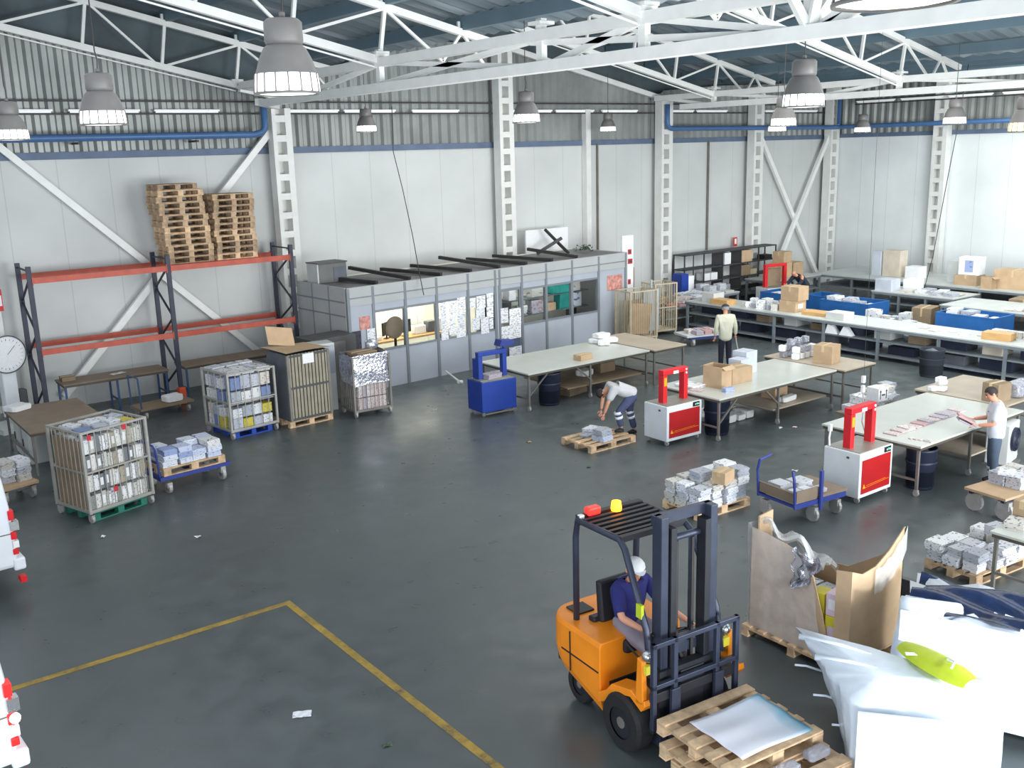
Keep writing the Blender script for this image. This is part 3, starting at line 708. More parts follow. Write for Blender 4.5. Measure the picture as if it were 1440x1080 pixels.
for a, z in ((-.47, 1.47), (.18, 1.5), (-.1, .48)):
    o = p.build('red_tag', 'pink_box'); o.data.materials[0] = M('cloth_red'); o.location = Lc(a, -CD / 2 - .02, z); o.rotation_euler = (0, 0, rz); tag(o, 'small red tag clipped on the front of the packed wire cage', 'tag', 'red tags on the front cage')
# second cage
rz2 = .13; W2, D2 = 1.12, 1.1; L2 = loc(7.5, 19.95, rz2); c2 = L2(W2 / 2, D2 / 2, 0); L2c = loc(c2.x, c2.y, rz2)
t2 = cage('roll_cage', 'wire cage stuffed with mixed mail parcels below the middle rack frame', c2.x, c2.y, rz2, W2, D2, 1.45, .16, 6)
o = pallet(c2.x, c2.y, 0, rz2, 'blue painted pallet under the mail cage', None, PALO, .76, 1.2); o.data = PALO.copy(); o.data.materials[0] = M('blue_paint')
MB().box(-W2 / 2 + .03, W2 / 2 - .03, -D2 / 2 + .03, D2 / 2 - .03, .745, .762).build('cage_shelf', 'cage_wire', t2)
for z0, hh in ((.195, .5), (.765, .6)):
    for side in range(2):
        n = 4 if side == 0 else 3; z = z0
        for row in range(2):
            h1 = hh / 2
            for k in range(n):
                if side == 0: a = -W2 / 2 + .08 + (k + .5) * (W2 - .16) / n; q = L2c(a, -D2 / 2 + .16, z); s = ((W2 - .16) / n * .94, .22, h1 * U(.75, .97))
                else: a = -D2 / 2 + .36 + (k + .5) * (D2 - .42) / n; q = L2c(-W2 / 2 + .15, a, z); s = (.22, (D2 - .42) / n * .92, h1 * U(.75, .97))
                inst(BOOKM3, 'mail_parcel', q, s, rz2, 'mail parcel stacked inside the mixed mail cage', 'parcel', 'parcels in the mail cage')
            z += h1
for i in range(9):
    q = L2c(-.36 + .36 * (i % 3) + U(-.03, .03), -.36 + .36 * (i // 3), 1.372); parcel('parcel', q.x, q.y, 1.372, .33, .33, U(.06, .11), rz2 + U(-.2, .2), 'pale parcel lying on top of the mixed mail cage', 'parcels on the mail cage top')
# brown slatted cage
rz3 = .08; L3 = loc(8.88, 19.95, rz3); W3, D3 = 1.02, .9; c3 = L3(W3 / 2, D3 / 2, 0); L3c = loc(c3.x, c3.y, rz3)
pallet(c3.x, c3.y, 0, rz3, 'wooden pallet under the tall slatted cage', None, PAL, .92, 1.1)
t = thing('slatted_cage', 'tall slatted brown cage with cardboard laid over its top', 'cage', (c3.x, c3.y, .147), rz3)
H3 = 1.5
for k in range(12):
    x = -W3 / 2 + .04 + k * (W3 - .08) / 11; MB().box(x - .03, x + .03, -D3 / 2 - .012, -D3 / 2 + .012, 0, H3).build('slat', 'slat_grey', t)
p = MB()
for s in (-1, 1):
    p.box(s * W3 / 2 - .012, s * W3 / 2 + .012, -D3 / 2 + .02, D3 / 2, 0, H3)
p.box(-W3 / 2, W3 / 2, D3 / 2 - .02, D3 / 2, 0, H3); p.box(-W3 / 2 + .02, W3 / 2 - .02, -D3 / 2 + .05, -D3 / 2 + .06, 0, H3 - .1); p.build('side_panels', 'bin_grey', t)
p = MB()
for z in (.04, H3 / 2, H3 - .04): p.box(-W3 / 2, W3 / 2, -D3 / 2 - .02, -D3 / 2 + .03, z - .025, z + .025)
p.build('rails', 'cabinet_dark', t)
for s in (-1, 1): MB().box(s * W3 / 2 - .03, s * W3 / 2 + .03, -D3 / 2 - .03, -D3 / 2 + .03, 0, H3).build('corner_post', 'leg_grey', t)
q = MB(); q.box(-.14, .14, -D3 / 2 - .03, -D3 / 2 - .022, 1.26, 1.48); q.build('card_label', 'label_white', t)
p = MB(); p.grid(lambda u, v: ((u - .5) * 1.2, (v - .5) * 1.0, .02 * math.sin(3 * u + 2 * v)), 4, 4); o = p.build('cardboard_sheet', 'cardboard'); o.location = (c3.x - .03, c3.y, 1.7); o.rotation_euler = (.02, .03, rz3 + .1); tag(o, 'flat cardboard sheet covering the slatted cage', 'cardboard')
p = MB(); p.grid(lambda u, v: ((u - .5) * .62, 0, v * .42 - .12 * u), 2, 2); o = p.build('cardboard_sheet', 'cardboard'); o.location = (c3.x - .22, c3.y + .3, 1.79); o.rotation_euler = (-.3, 0, rz3 - .1); tag(o, 'torn cardboard piece standing up at the back of the slatted cage', 'cardboard')
# silver wrapped cage
rz4 = -.06; c4 = Vector((10.82, 20.05, 0)); W4, D4 = .92, .72
t = cage('roll_cage', 'narrow cage wrapped in shiny film, beside the office corner', c4.x, c4.y, rz4, W4, D4, 1.42, .12, 9, 'leg_grey', True, False)
L4c = loc(c4.x, c4.y, rz4)
p = MB()
def film(u, v):
    a = 2 * PI * u; n = .22; cx, cy = math.cos(a), math.sin(a); k = 1.06 + .025 * math.sin(23 * u + 8 * v) + .02 * math.sin(41 * v + 9 * u)
    return (W4 / 2 * k * math.copysign(abs(cx) ** n, cx), D4 / 2 * k * math.copysign(abs(cy) ** n, cy), .75 + .7 * v + .02 * math.sin(17 * u))
p.grid(film, 60, 14); o = p.build('plastic_wrap', 'film_silver', t, True)
for r in range(2):
    for k in range(6):
        q = L4c(-W4 / 2 + .1 + (k + .5) * (W4 - .2) / 6, -D4 / 2 + .14, .155 + r * .3); inst(random.choice(PM['parcel_print']), 'magazine_bundle', q, (.115, .2, .28), rz4, 'pinkish magazine bundle low inside the film wrapped cage', 'magazines', 'magazines in the wrapped cage')
for r in range(2):
    for k in range(3):
        q = L4c(-.28 + .28 * k, -.02, .8 + .28 * r); parcel('parcel', q.x, q.y, q.z, .26, .5, .27, rz4, 'pale parcel behind the shiny film of the wrapped cage', 'parcels in the wrapped cage')
carton(c4.x - .02, c4.y + .03, 1.365, .56, .42, .1, rz4 + .2, 'flattened brown carton on top of the film wrapped cage', m='cardboard_dark')
p = MB(); p.ball((0, 0, .12), .14, 12, 8, 1.2, .8, 1); o = p.build('crumpled_film', 'film_silver', None, True); o.location = (c4.x + .34, c4.y + .2, 1.42); tag(o, 'crumpled ball of clear film on the right of the wrapped cage', 'film')
# blue flat trolley with parcels
rz5 = .1; c5 = Vector((5.78, 17.85, 0)); L5 = loc(c5.x, c5.y, rz5)
t = thing('platform_trolley', 'blue platform trolley loaded with a pallet of pale parcels', 'trolley', c5, rz5)
p = MB()
for s in (-1, 1): p.box(-.68, .68, s * .36 - .035, s * .36 + .035, .26, .33)
for x in (-.64, 0, .64): p.box(x - .035, x + .035, -.36, .36, .26, .32)
p.build('chassis', 'blue_trim', t)
p = MB(); p.tube([(-.66, -.34, .33), (-.7, -.34, .85), (-.72, -.3, .92), (-.72, .3, .92), (-.7, .34, .85), (-.66, .34, .33)], .02, 8); p.bar((-.69, -.34, .6), (-.69, .34, .6), .03); p.build('push_bar', 'blue_trim', t)
for sx, r in ((-1, .1), (1, .13)):
    for sy in (-1, 1):
        o = caster(t, sx * .52, sy * .34, r, .06, 'wheel')
        MB().cyl((sx * .52 - .034, sy * .34, r), (sx * .52 + .034, sy * .34, r), r * .5, 12).build('hub', 'chrome', o)
pallet(c5.x, c5.y, .332, rz5, 'wooden pallet carried by the blue platform trolley', None, PAL, 1.0, .95)
g = 'parcels on the blue platform trolley'
for r in range(3):
    for i in range(4):
        for j in range(2):
            if r == 2 and (i + j) % 3 == 2: continue
            q = L5(-.43 + .285 * i + U(-.02, .02), -.18 + .34 * j, .478 + .105 * r); parcel('parcel_blue', q.x, q.y, q.z, .275, .32, .103, rz5 + (U(-.12, .12) if r == 2 else 0), 'pale strapped parcel in the load on the blue platform trolley', g)
o = copy_tree(bpy.data.objects['paper_bundle'], None, at(215, 634, .2), .3, 'white paper bundle on the floor behind the blue platform trolley'); o.location.z = 0; o.scale = (.4, .4, .3); o.location = (5.05, 18.75, 0)

# ================================================================ office cabin
OX, OY, ORZ, OL, OD, OH = 11.42, 21.86, .075, 10.2, 2.35, 2.68
OR = Matrix.Rotation(ORZ, 3, 'Z'); OI = OR.inverted(); O0 = Vector((OX, OY, 0))
def off(px, py, dy=0.):   # point on the office front in cabin coordinates
    d = OI @ ray(px, py); c = OI @ (Vector((0, 0, CAM_H)) - O0); t = (dy - c.y) / d.y
    p = c + d * t; return p.x, p.z
office = thing('office_cabin', 'long grey partition office with a glazed front, built against the back wall', 'office', O0, ORZ)
cols = [482, 526, 571, 615, 659, 697, 703, 734, 768, 804, 841, 886]
ux = [off(c, 470)[0] for c in cols]; ux[0] = .02; ux[-1] = OL - .05
Z1, Z2, ZW0, ZW1 = 2.22, 2.40, 1.02, 1.98
# front: lower panels, window frames, fascia
glz = {1: 1, 2: 1, 3: 1, 4: 1, 7: 1, 8: 1, 9: 1}
for k in range(len(ux) - 1):
    a, b_ = ux[k], ux[k + 1]
    if k == 5: MB().box(a, b_, -.03, .05, 0, Z1).build('wall_panel', 'office_panel', office); continue
    if k == 6:  # door
        d = MB().box(a + .03, b_ - .03, -.02, .02, 0, ZW0).build('door', 'trouser_slate', office); p = MB(); p.box(a + .03, a + .09, -.025, .025, 0, 2.1); p.box(b_ - .09, b_ - .03, -.025, .025, 0, 2.1); p.box(a + .09, b_ - .09, -.025, .025, 2.02, 2.1); p.build('door_frame', 'office_frame', d)
        MB().box(a + .09, b_ - .09, -.005, .005, ZW0, 2.02).build('door_pane', 'glass', d); MB().box(a + .1, a + .13, -.055, -.02, .6, .72).build('door_handle', 'chrome', d)
        MB().box(a, b_, -.03, .05, 2.1, Z1).build('wall_panel', 'office_panel', office); continue
    if k in glz:
        MB().box(a, b_, -.03, .03, 0, ZW0 - .04).build('lower_panel', 'office_panel', office)
        p = MB(); p.box(a, b_, -.045, .045, ZW0 - .05, ZW0); p.box(a, b_, -.045, .045, ZW1, ZW1 + .06); p.box(a, a + .05, -.045, .045, ZW0, ZW1); p.box(b_ - .05, b_, -.045, .045, ZW0, ZW1)
        w_ = p.build('window_frame', 'office_frame', office); MB().box(a + .05, b_ - .05, -.005, .005, ZW0, ZW1).build('window_pane', 'glass', w_)
        MB().box(a, b_, -.03, .03, ZW1 + .06, Z1).build('upper_panel', 'office_panel', office)
    else:
        MB().box(a, b_, -.03, .03, 0, Z1).build('wall_panel', 'office_panel', office)
for k, a in enumerate(ux): MB().box(a - .04, a + .04, -.055, .05, 0, OH - .02).build('mullion', 'office_frame', office)
p = MB(); p.box(0, OL, -.05, .03, Z1, OH); p.slot = 1; p.box(0, OL, -.058, -.05, Z2, Z2 + .03); p.build('fascia', ['office_fascia', 'office_frame'], office)
# left end, right end, back and roof
p = MB(); p.box(-.03, .03, .03, OD, 0, OH); p.slot = 1
for z in (1.95, 2.3): p.box(-.04, -.03, .03, OD, z, z + .035)
for y in (.75, 1.55): p.box(-.04, -.03, y, y + .05, 0, OH)
p.build('end_wall', ['office_fascia', 'office_frame'], office)
MB().box(OL - .03, OL + .03, -.05, OD, 0, OH).build('end_wall', 'office_fascia', office)
MB().box(.03, OL - .03, OD - .05, OD, 0, OH).build('back_wall', 'office_wall', office)
MB().box(.03, OL - .03, .03, OD - .05, OH - .1, OH - .03).build('roof_panel', 'cabinet_grey', office)
MB().box(.03, OL - .03, .05, OD - .05, .0, .02).build('floor_panel', 'cabinet_grey', office)
MB().box(ux[4] + .3, ux[4] + .34, .06, OD - .06, .02, OH - .1).build('inner_partition', 'office_wall', office)
for x in (1.6, 3.4): MB().box(x - .6, x + .6, 1.1, 1.3, OH - .16, OH - .1).build('ceiling_light', 'office_glow', office)
for x in (5.7, 7.8): MB().box(x - .6, x + .6, 1.1, 1.2, OH - .14, OH - .1).build('ceiling_light', 'tube_white', office)
def offw(x, y, z): return O0 + OR @ Vector((x, y, z))
# steel beams resting on the roof
for k in range(8):
    x = .55 + 1.03 * k; m_ = MB(); y1 = OD - .05 if k < 7 else OD - .5
    m_.bar((x + .5, .2, .05), (x, y1, .05 + (.18 if k % 3 == 1 else .04)), .1, .09); o = m_.build('steel_beam', 'dark_steel'); o.location = offw(0, 0, OH - .03); o.rotation_euler = (0, 0, ORZ)
    tag(o, 'dark steel beam laid across the roof of the grey office', 'beam', 'beams on the office roof')
m_ = MB(); m_.bar((8.2, 1.9, .05), (8.9, 1.5, .5), .09); m_.bar((8.75, 2.1, .75), (9.2, 1.6, .05), .09); m_.bar((8.75, 2.1, .75), (8.9, 1.2, .04), .07); o = m_.build('angle_iron_tangle', 'dark_steel'); o.location = offw(0, 0, OH - .03); o.rotation_euler = (0, 0, ORZ); tag(o, 'tangle of dark steel angles at the right end of the office roof', 'frame')
m_ = MB()
for k in range(60):
    a = U(0, 2 * PI); r_ = U(.0, .3); c_ = Vector((r_ * math.cos(a), r_ * math.sin(a), U(.02, .2))); m_.add([c_, c_ + Vector((U(-.1, .1), U(-.1, .1), .06)), c_ + Vector((U(-.1, .1), U(-.1, .1), -.02))], [(0, 1, 2)])
o = m_.build('dry_branch', 'leaf'); o.location = offw(9.7, 1.3, OH - .02); tag(o, 'dark scrubby tangle at the far right edge of the office roof', 'debris')
# machine on the roof
t = thing('ventilation_unit', 'grey box shaped ventilation unit on the left end of the office roof', 'ventilation unit', offw(.53, 1.75, OH - .029), ORZ)
MB().box(-.38, .45, -.28, .28, 0, .5).build('unit_case', 'cabinet_grey', t, bevel=.015); MB().box(-.42, -.38, -.26, .26, .0, .52).build('side_plate', 'pale_grey', t); MB().box(.05, .42, -.295, -.28, .05, .4).build('front_panel', 'bin_grey', t); MB().box(-.42, .47, -.3, .3, .5, .53).build('top_plate', 'cabinet_dark', t)
# cabinets at the office left end
t = thing('steel_cabinet', 'dark grey tall cabinet at the left end wall of the office', 'cabinet', (10.72, 21.75, 0), ORZ); MB().box(-.62, .62, -.4, .4, 0, 1.62).build('cabinet_body', 'cabinet_dark', t, bevel=.01); MB().box(-.3, .3, -.415, -.4, .1, 1.5).build('door', 'cabinet_grey', t)
t = thing('storage_box', 'pale grey upright box in front of the dark cabinet', 'box', (10.2, 21.0, 0), ORZ - .2); MB().box(-.27, .27, -.24, .24, 0, 1.62).build('box_body', 'pale_grey', t, bevel=.02); MB().box(-.25, .25, -.25, -.24, .9, 1.58).build('front_panel', 'office_panel', t)
# inside the lit room
t = thing('office_desk', 'wooden desk behind the lit office window', 'desk', offw(2.4, .85, .025), ORZ); MB().box(-1.4, 1.5, -.1, .5, .95, 1.).build('desk_top', 'desk_wood', t)
for x in (-1.3, 1.4): MB().box(x - .03, x + .03, -.05, .45, 0, .95).build('leg', 'cabinet_dark', t)
for i, (x, z, w_, h_, m_n) in enumerate([(2.9, 1.02, .35, .22, 'label_white'), (3.3, 1.02, .3, .3, 'bin_grey'), (1.5, 1.02, .22, .1, 'paper_white'), (3.65, 1.02, .2, .34, 'label_white')]):
    o = MB().cb(0, 0, h_ / 2, w_, .22, h_).build('desk_item', m_n, bevel=.015); o.location = offw(x, 1.05, z + .01); o.rotation_euler = (0, 0, ORZ); tag(o, ['white printer box', 'grey upright box', 'small white tray', 'tall white folder'][i] + ' on the office desk behind the lit window', 'office equipment')
def monitor(x, y, rz, lab):
    t = thing('computer_monitor', lab, 'monitor', offw(x, y, 1.03), ORZ + rz); MB().box(-.22, .22, -.02, .02, .1, .44).build('screen', 'black_steel', t); MB().box(-.1, .1, -.06, .06, 0, .015).bar((0, 0, .01), (0, 0, .12), .03).build('stand', 'black_steel', t)
monitor(1.85, 1.08, .5, 'dark computer monitor left on the office desk'); monitor(2.4, 1.02, .1, 'grey screened monitor in the middle of the office desk')
t = thing('office_chair', 'dark round backed office chair behind the lit window', 'chair', offw(1.62, .34, .025), ORZ)
p = MB(); p.ball((0, 0, 0), .3, 16, 10, 1, .25, 1); o = p.build('backrest', 'board_brown', t, True); o.location = (0, 0, 1.42); MB().box(-.22, .22, -.02, .36, .45, .52).build('seat', 'black_steel', t); p = MB(); p.cyl((0, .15, .05), (0, .15, .45), .03, 8); p.bar((0, 0, .5), (0, 0, 1.2), .05); p.box(-.25, .25, .13, .17, .02, .06); p.build('pedestal', 'black_steel', t)
p = MB(); p.cyl((0, 0, 0), (0, .03, 0), .24, 24); p.slot = 1; p.cyl((0, -.005, 0), (0, .0, 0), .2, 24); o = p.build('wall_clock', ['bin_grey', 'label_white']); o.location = offw(2.0, OD - .14, 1.42); o.rotation_euler = (0, 0, ORZ); tag(o, 'round white wall clock seen through the lit office window', 'clock')
rb = MB().cb(0, 0, 0, 1, .01, 1).mesh('wall_notice', 'notice')
for i in range(16):
    x = 1.2 + .24 * (i % 12) + U(-.04, .04); z = .86 + .34 * (i // 6 % 2) + U(-.06, .06)
    inst(rb, 'wall_notice', offw(x, OD - .07, z), (U(.12, .22), 1, U(.16, .28)), ORZ, 'paper notice on the white wall inside the lit office', 'paper', 'notices on the inner office wall')
p = MB()
for k in range(7): p.cb(-.5 + .17 * k, 0, .03 * (k % 2), .13, .01, .14)
o = p.build('red_garland', 'sign_red'); o.location = offw(1.35, OD - .1, 1.5); o.rotation_euler = (0, 0, ORZ); tag(o, 'red letters strip on the wall inside the lit office', 'banner')
for i, (x, z, w_, h_, m) in enumerate([(6.0, 1.0, .5, .5, 'cabinet_dark'), (6.7, 1., .4, .3, 'parcel'), (7.3, 1., .5, .4, 'parcel_print'), (7.9, 1., .35, .25, 'cardboard'), (9.0, 1., .4, .45, 'parcel_blue'), (8.45, 1., .4, .5, 'teal_cloth'), (8.9, 1.55, .5, .4, 'parcel'), (7.4, 1.55, .6, .35, 'parcel'), (8.3, 1.55, .7, .3, 'teal_cloth'), (6.3, 1.55, .28, .42, 'paper_white')]):
    o = MB().cb(0, 0, h_ / 2, w_, .3, h_).build('stored_box', m, bevel=.02); o.location = offw(x, 1.1, 1.03 if z < 1.5 else 1.53); o.rotation_euler = (0, 0, ORZ); tag(o, 'odd stored box on the shelf behind the darker office windows', 'box', 'boxes inside the dark office room')
t = thing('store_shelf', 'grey shelf behind the darker office windows on the right', 'shelf', offw(7.3, 1.2, .025), ORZ)
for z in (.97, 1.47): MB().box(-1.75, 2.2, -.25, .3, z, z + .03).build('shelf_board', 'bench_grey', t)
for x in (-1.7, 1.7): MB().box(x - .02, x + .02, -.2, .25, 0, 2.).build('upright', 'shelf_dark', t)
# notices on the windows, door and posters, measured on the cabin front
def note(x0, y0, x1, y1, lab, grp=None, m='notice', name='paper_notice', dy=-.051):
    a, za = off(x0, y0, dy); b_, zb = off(x1, y1, dy); z0, z1 = sorted((za, zb))
    o = MB().cb(0, 0, 0, abs(b_ - a), .006, z1 - z0).build(name, m); o.location = offw((a + b_) / 2, dy, (z0 + z1) / 2); o.rotation_euler = (0, 0, ORZ); return tag(o, lab, 'paper' if m == 'notice' else 'poster', grp)
gl = ('white printed notice taped on the paper covered window nearer the lit room', 'notices on the left papered window')
for q in [(619, 426, 628, 452), (620, 453, 631, 477), (631, 424, 643, 446), (631, 447, 642, 470), (643, 419, 655, 442), (643, 443, 654, 458), (642, 460, 655, 473)]: note(*q, *gl)
gl = ('white printed notice taped on the paper covered window beside the door', 'notices on the right papered window')
for q in [(660, 420, 669, 432), (670, 417, 683, 432), (684, 413, 694, 430), (669, 434, 682, 447), (684, 432, 694, 446), (664, 448, 675, 463), (676, 447, 688, 468), (688, 448, 694, 462)]: note(*q, *gl)
note(704, 434, 715, 453, 'white notice high on the left of the office door', dy=-.06); note(716, 435, 733, 456, 'larger white notice high on the right of the office door', dy=-.06); note(705, 460, 733, 474, 'wide white notice pair in the middle of the office door', dy=-.06); note(716, 489, 734, 500, 'white notice low on the office door', dy=-.06)
note(505, 446, 521, 462, 'pink picture poster on the left office panel', m='poster_pink', name='poster', dy=-.04); note(494, 467, 509, 491, 'dark photo poster on the left office panel', m='poster_dark', name='poster', dy=-.04); note(516, 463, 528, 478, 'white notice on the left office panel', dy=-.065); note(514, 479, 528, 494, 'pale card under the white notice of the left office panel', m='paper_white', name='poster', dy=-.06)
note(854, 388, 875, 406, 'pink and grey picture hung on the right end panel of the office', m='poster_pink', name='poster', dy=-.04)
# white board wall end with small red signs and tall white panel
o = MB().box(0, 1.75, 0, .06, -1.25, 2.18).build('white_board', 'label_white'); o.location = offw(8.3, OD + .16, 1.2); tag(o, 'white board standing behind the right end of the office roof', 'board')
t = thing('sign_post', 'tall white panel with small red signs at the right end of the office', 'sign panel', (22.0, 23.0, 0), 0); MB().box(-.24, .24, -.05, .05, 0, 3.15).build('panel', 'label_white', t)
for z, w_ in ((2.55, .2), (2.25, .26), (1.6, .16)): p = MB(); p.box(.0, w_ * .75, -.06, -.05, z, z + .16); p.slot = 1; p.box(.03, w_ * .75 - .03, -.065, -.06, z + .04, z + .12); p.build('small_sign', ['sign_red', 'cabinet_dark'], t)
o = MB().box(-.3, .3, -.2, .2, 0, 1.9).build('brown_cabinet', 'cardboard_dark', None, bevel=.01); o.location = (23.3, 24.5, 0); tag(o, 'brown cabinet standing beside the white sign panel', 'cabinet')
p = MB(); p.cb(0, 0, 0, .2, .02, .34); p.slot = 1; p.cb(0, -.012, .02, .1, .01, .2); o = p.build('fire_sign', ['sign_red', 'label_white']); o.location = onY(1034, 340, 25.4); tag(o, 'small red fire sign high on the back wall above the black shelf', 'sign')
# ================================================================ strapping machines
def strapper(label, x, y, rz, w, d, h, body, front, archm, arch_h=.62, text=True, aw=.56, ax=0., ad=.075):
    t = thing('strapping_machine', label, 'strapping machine', (x, y, 0), rz)
    b = .1; MB().box(-w / 2, w / 2, -d / 2, d / 2, b, h).build('cabinet_body', body, t, bevel=.012)
    MB().box(-w / 2 + .04, w / 2 - .04, -d / 2 + .03, d / 2 - .03, h, h + .012).build('work_top', 'machine_top', t)
    if front:
        f = MB().box(-w / 2 + .06, w / 2 - .07, -d / 2 - .012, -d / 2 + .001, b + .07, h - .12).build('front_panel', front, t)
        p = MB(); yy = -d / 2 - .0125; p.prism([(-w / 2 + .09, b + .16), (-w / 2 + .17, b + .16), (-w / 2 + .12, b + .24)], 'y', yy - .002, yy); p.bar((-w / 2 + .17, yy, b + .17), (w / 2 - .1, yy, b + .2), .012, .003); p.bar((-w / 2 + .19, yy, b + .2), (w / 2 - .2, yy, b + .22), .012, .003); p.build('yellow_emblem', 'yellow_mark', f)
        q = MB().box(w / 2 - .26, w / 2 - .08, -d / 2 - .016, -d / 2 + .002, h - .1, h - .01).build('control_panel', 'black_steel', t)
        p = MB(); p.cb(w / 2 - .15, -d / 2 - .019, h - .05, .025, .006, .025); p.build('indicator_light', 'led_green', q)
        p = MB(); p.slot = 0; p.cb(w / 2 - .2, -d / 2 - .019, h - .055, .03, .006, .03); p.cb(w / 2 - .11, -d / 2 - .019, h - .055, .03, .006, .03); p.build('button', 'pale_grey', q)
        MB().cb(-w / 2 - .004, -.12, h - .1, .008, .05, .035).build('side_latch', 'cabinet_dark', t)
    p = MB(); c = .056
    for s in (-1, 1): p.box(ax + s * aw / 2 - c, ax + s * aw / 2 + c, -ad, ad, h, h + arch_h)
    p.box(ax - aw / 2 - c, ax + aw / 2 + c, -ad, ad, h + arch_h - .0, h + arch_h + .1)
    a = p.build('strap_arch', archm, t, bevel=.012)
    if front:
        MB().box(ax - .07, ax + .07, -ad - .004, -ad, h + arch_h - .0, h + arch_h + .06).build('arch_plate', 'label_white', a)
        p = MB(); p.box(ax - aw / 2 - .035, ax - aw / 2 + .035, -ad - .004, -ad, h + arch_h - .22, h + arch_h - .05); p.build('warning_sticker', 'yellow_mark', a)
        p = MB()
        for z in (h + arch_h - .02, h + arch_h + .05): p.cyl((ax + aw / 2 + .0, -ad - .01, z), (ax + aw / 2, -ad, z), .022, 10)
        p.build('bolt', 'label_white', a)
    for sx in (-1, 1):
        for sy in (-1, 1): caster(t, sx * (w / 2 - .07), sy * (d / 2 - .07), .05, .035)
    return t
mA = strapper('white strapping machine with red arch and front, beside the bent worker', 14.42, 13.72, -.03, .98, .66, .82, 'machine_white', 'panel_red', 'machine_red', .58, aw=.58)
mB = strapper('white strapping machine with red arch, foremost, before the long right table', 14.35, 9.36, 0., .94, .7, .87, 'machine_white', 'panel_red', 'machine_red', .6, aw=.6)
p = MB(); p.tube([(-.42, .28, .88), (-.44, .28, 1.02), (-.43, .27, 1.15)], .015, 6); p.cb(-.44, .27, 1.2, .06, .05, .12); p.build('cable_plug', 'label_white', mB)
mC = strapper('solid blue strapping machine with a blue arch, at the end of the first table', 13.0, 18.05, -.05, .94, .62, .8, 'machine_blue', None, 'machine_blue', .55, aw=.66, ax=.0, ad=.07)
MB().box(-.37, -.22, .08, .22, .8, 1.28).build('side_tower', 'machine_blue', mC); MB().box(-.44, .4, -.22, .22, .812, .83).build('table_plate', 'machine_top', mC)
p = MB(); p.bar((.42, .1, 1.3), (.42, .1, 1.5), .06); p.prism([(.25, 1.5), (.62, 1.5), (.66, 1.6), (.3, 1.64)], 'y', 0, .25); p.build('control_head', 'blue_trim', mC)
p = MB(); p.box(-.42, .42, -.36, -.33, .06, .09); p.build('foot_bar', 'leg_grey', mC)
parcel('parcel_print', 12.95, 18.0, .832, .4, .3, .1, .1, 'pinkish stack of papers lying under the blue arch', None, 'paper_stack', 'papers'); parcel('parcel', 13.29, 18.14, .832, .16, .22, .07, -.1, 'small white stack beside the pinkish one under the blue arch', None, 'paper_stack', 'papers')
mD = strapper('white based strapping machine with a square red arch at the far back wall', 28.9, 22.6, -.25, 1.1, .7, .85, 'machine_white', None, 'machine_red', .72, aw=.82)
MB().box(-.33, .33, .11, .13, .87, 1.5).build('arch_backplate', 'cardboard_dark', mD)

# ================================================================ worktables
T1 = simple_table('packing_table', 'long white topped table nearest the office, one small carton on it', 'table', 13.58, 17.46, 17.42, 19.35, .9, 'table_white', 'leg_grey', (0, .5, 1), shelf=(.3, .98, 'cardboard_dark'), wheels=True, brace=True)
simple_table('packing_table', 'brown topped table joined to the far end of the first white table', 'table', 17.5, 18.66, 17.3, 19.6, .91, 'table_brown', 'leg_grey', (0, 1))
T2 = simple_table('packing_table', 'long white topped middle table carrying cartons and grey boxes', 'table', 14.93, 18.82, 12.93, 14.65, .9, 'table_white', 'leg_grey', (0, .5, 1), shelf=(.45, .98, 'table_brown'), wheels=True, brace=True)
simple_table('packing_table', 'brown topped table joined to the far end of the middle table', 'table', 18.86, 20.05, 12.75, 15.0, .91, 'table_brown', 'leg_grey', (0, 1))
T3 = simple_table('packing_table', 'long pale table on the right with magazines laid out in a row', 'table', 14.9, 18.36, 8.55, 10.5, .9, 'table_white', 'leg_grey', (0, .5, 1), shelf=(.5, .98, 'table_brown'), wheels=True)
simple_table('packing_table', 'pale brown table beyond the worker on the right', 'table', 18.4, 20.3, 8.9, 10.8, .91, 'table_brown', 'leg_grey', (0, 1))
# on and under table 1
carton(15.55, 17.78, .9, .42, .26, .13, .1, 'small pinkish flat carton on the front edge of the first white table')
for i, (x, y, z, rz) in enumerate([(17.2, 19.1, .902, .3), (17.45, 18.9, .902, -.5), (17.15, 18.8, .902, .9), (17.3, 19.05, 1.03, .1)]):
    z = .914 if i == 1 else z; inst(WRAP, 'paper_bundle', (x, y, z), (.42, .3, .12), rz, ['white wrapped paper bundle, rear one at the far end of the first table', 'grey white bundle lying on the joint to the brown table', 'white wrapped paper bundle, front one at the far end of the first table', 'white wrapped paper bundle lying on top of the others at the table end'][i], 'parcel')
def drum(x, y, h, r, label, m='navy_bin', bag=True):
    t = thing('waste_drum', label, 'bin', (x, y, 0))
    p = MB(); p.lathe([(.001, 0), (r * .86, 0), (r * .9, .03), (r, h - .05), (r * 1.04, h - .04), (r * 1.04, h), (r * .97, h), (r * .93, .06), (.001, .05)], 24); p.build('drum_body', m, t, True)
    p = MB(); p.lathe([(r * 1.02, h * .62), (r * 1.05, h * .64), (r * 1.05, h * .67), (r * 1.02, h * .69)], 24); p.build('ring', m, t, True)
    if bag:
        p = MB(); p.grid(lambda u, v: (r * .9 * v * math.cos(2 * PI * u), r * .9 * v * math.sin(2 * PI * u), h - .12 + .14 * (1 - v) + .05 * math.sin(11 * u) * v), 18, 5); p.build('bag', 'bin_grey', t, True)
    return t
drum(14.43, 17.72, .78, .27, 'navy waste drum under the first white table')
drum(15.42, 13.42, .76, .27, 'navy waste drum under the middle table')
t = drum(15.45, 8.85, .72, .25, 'dark waste bag holder under the right hand table'); 
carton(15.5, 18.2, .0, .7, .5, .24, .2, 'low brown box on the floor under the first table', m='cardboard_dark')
inst(WRAP, 'paper_bundle', (16.05, 18.3, .335), (.4, .3, .16), .3, 'white bundle on the low shelf of the first table', 'parcel')
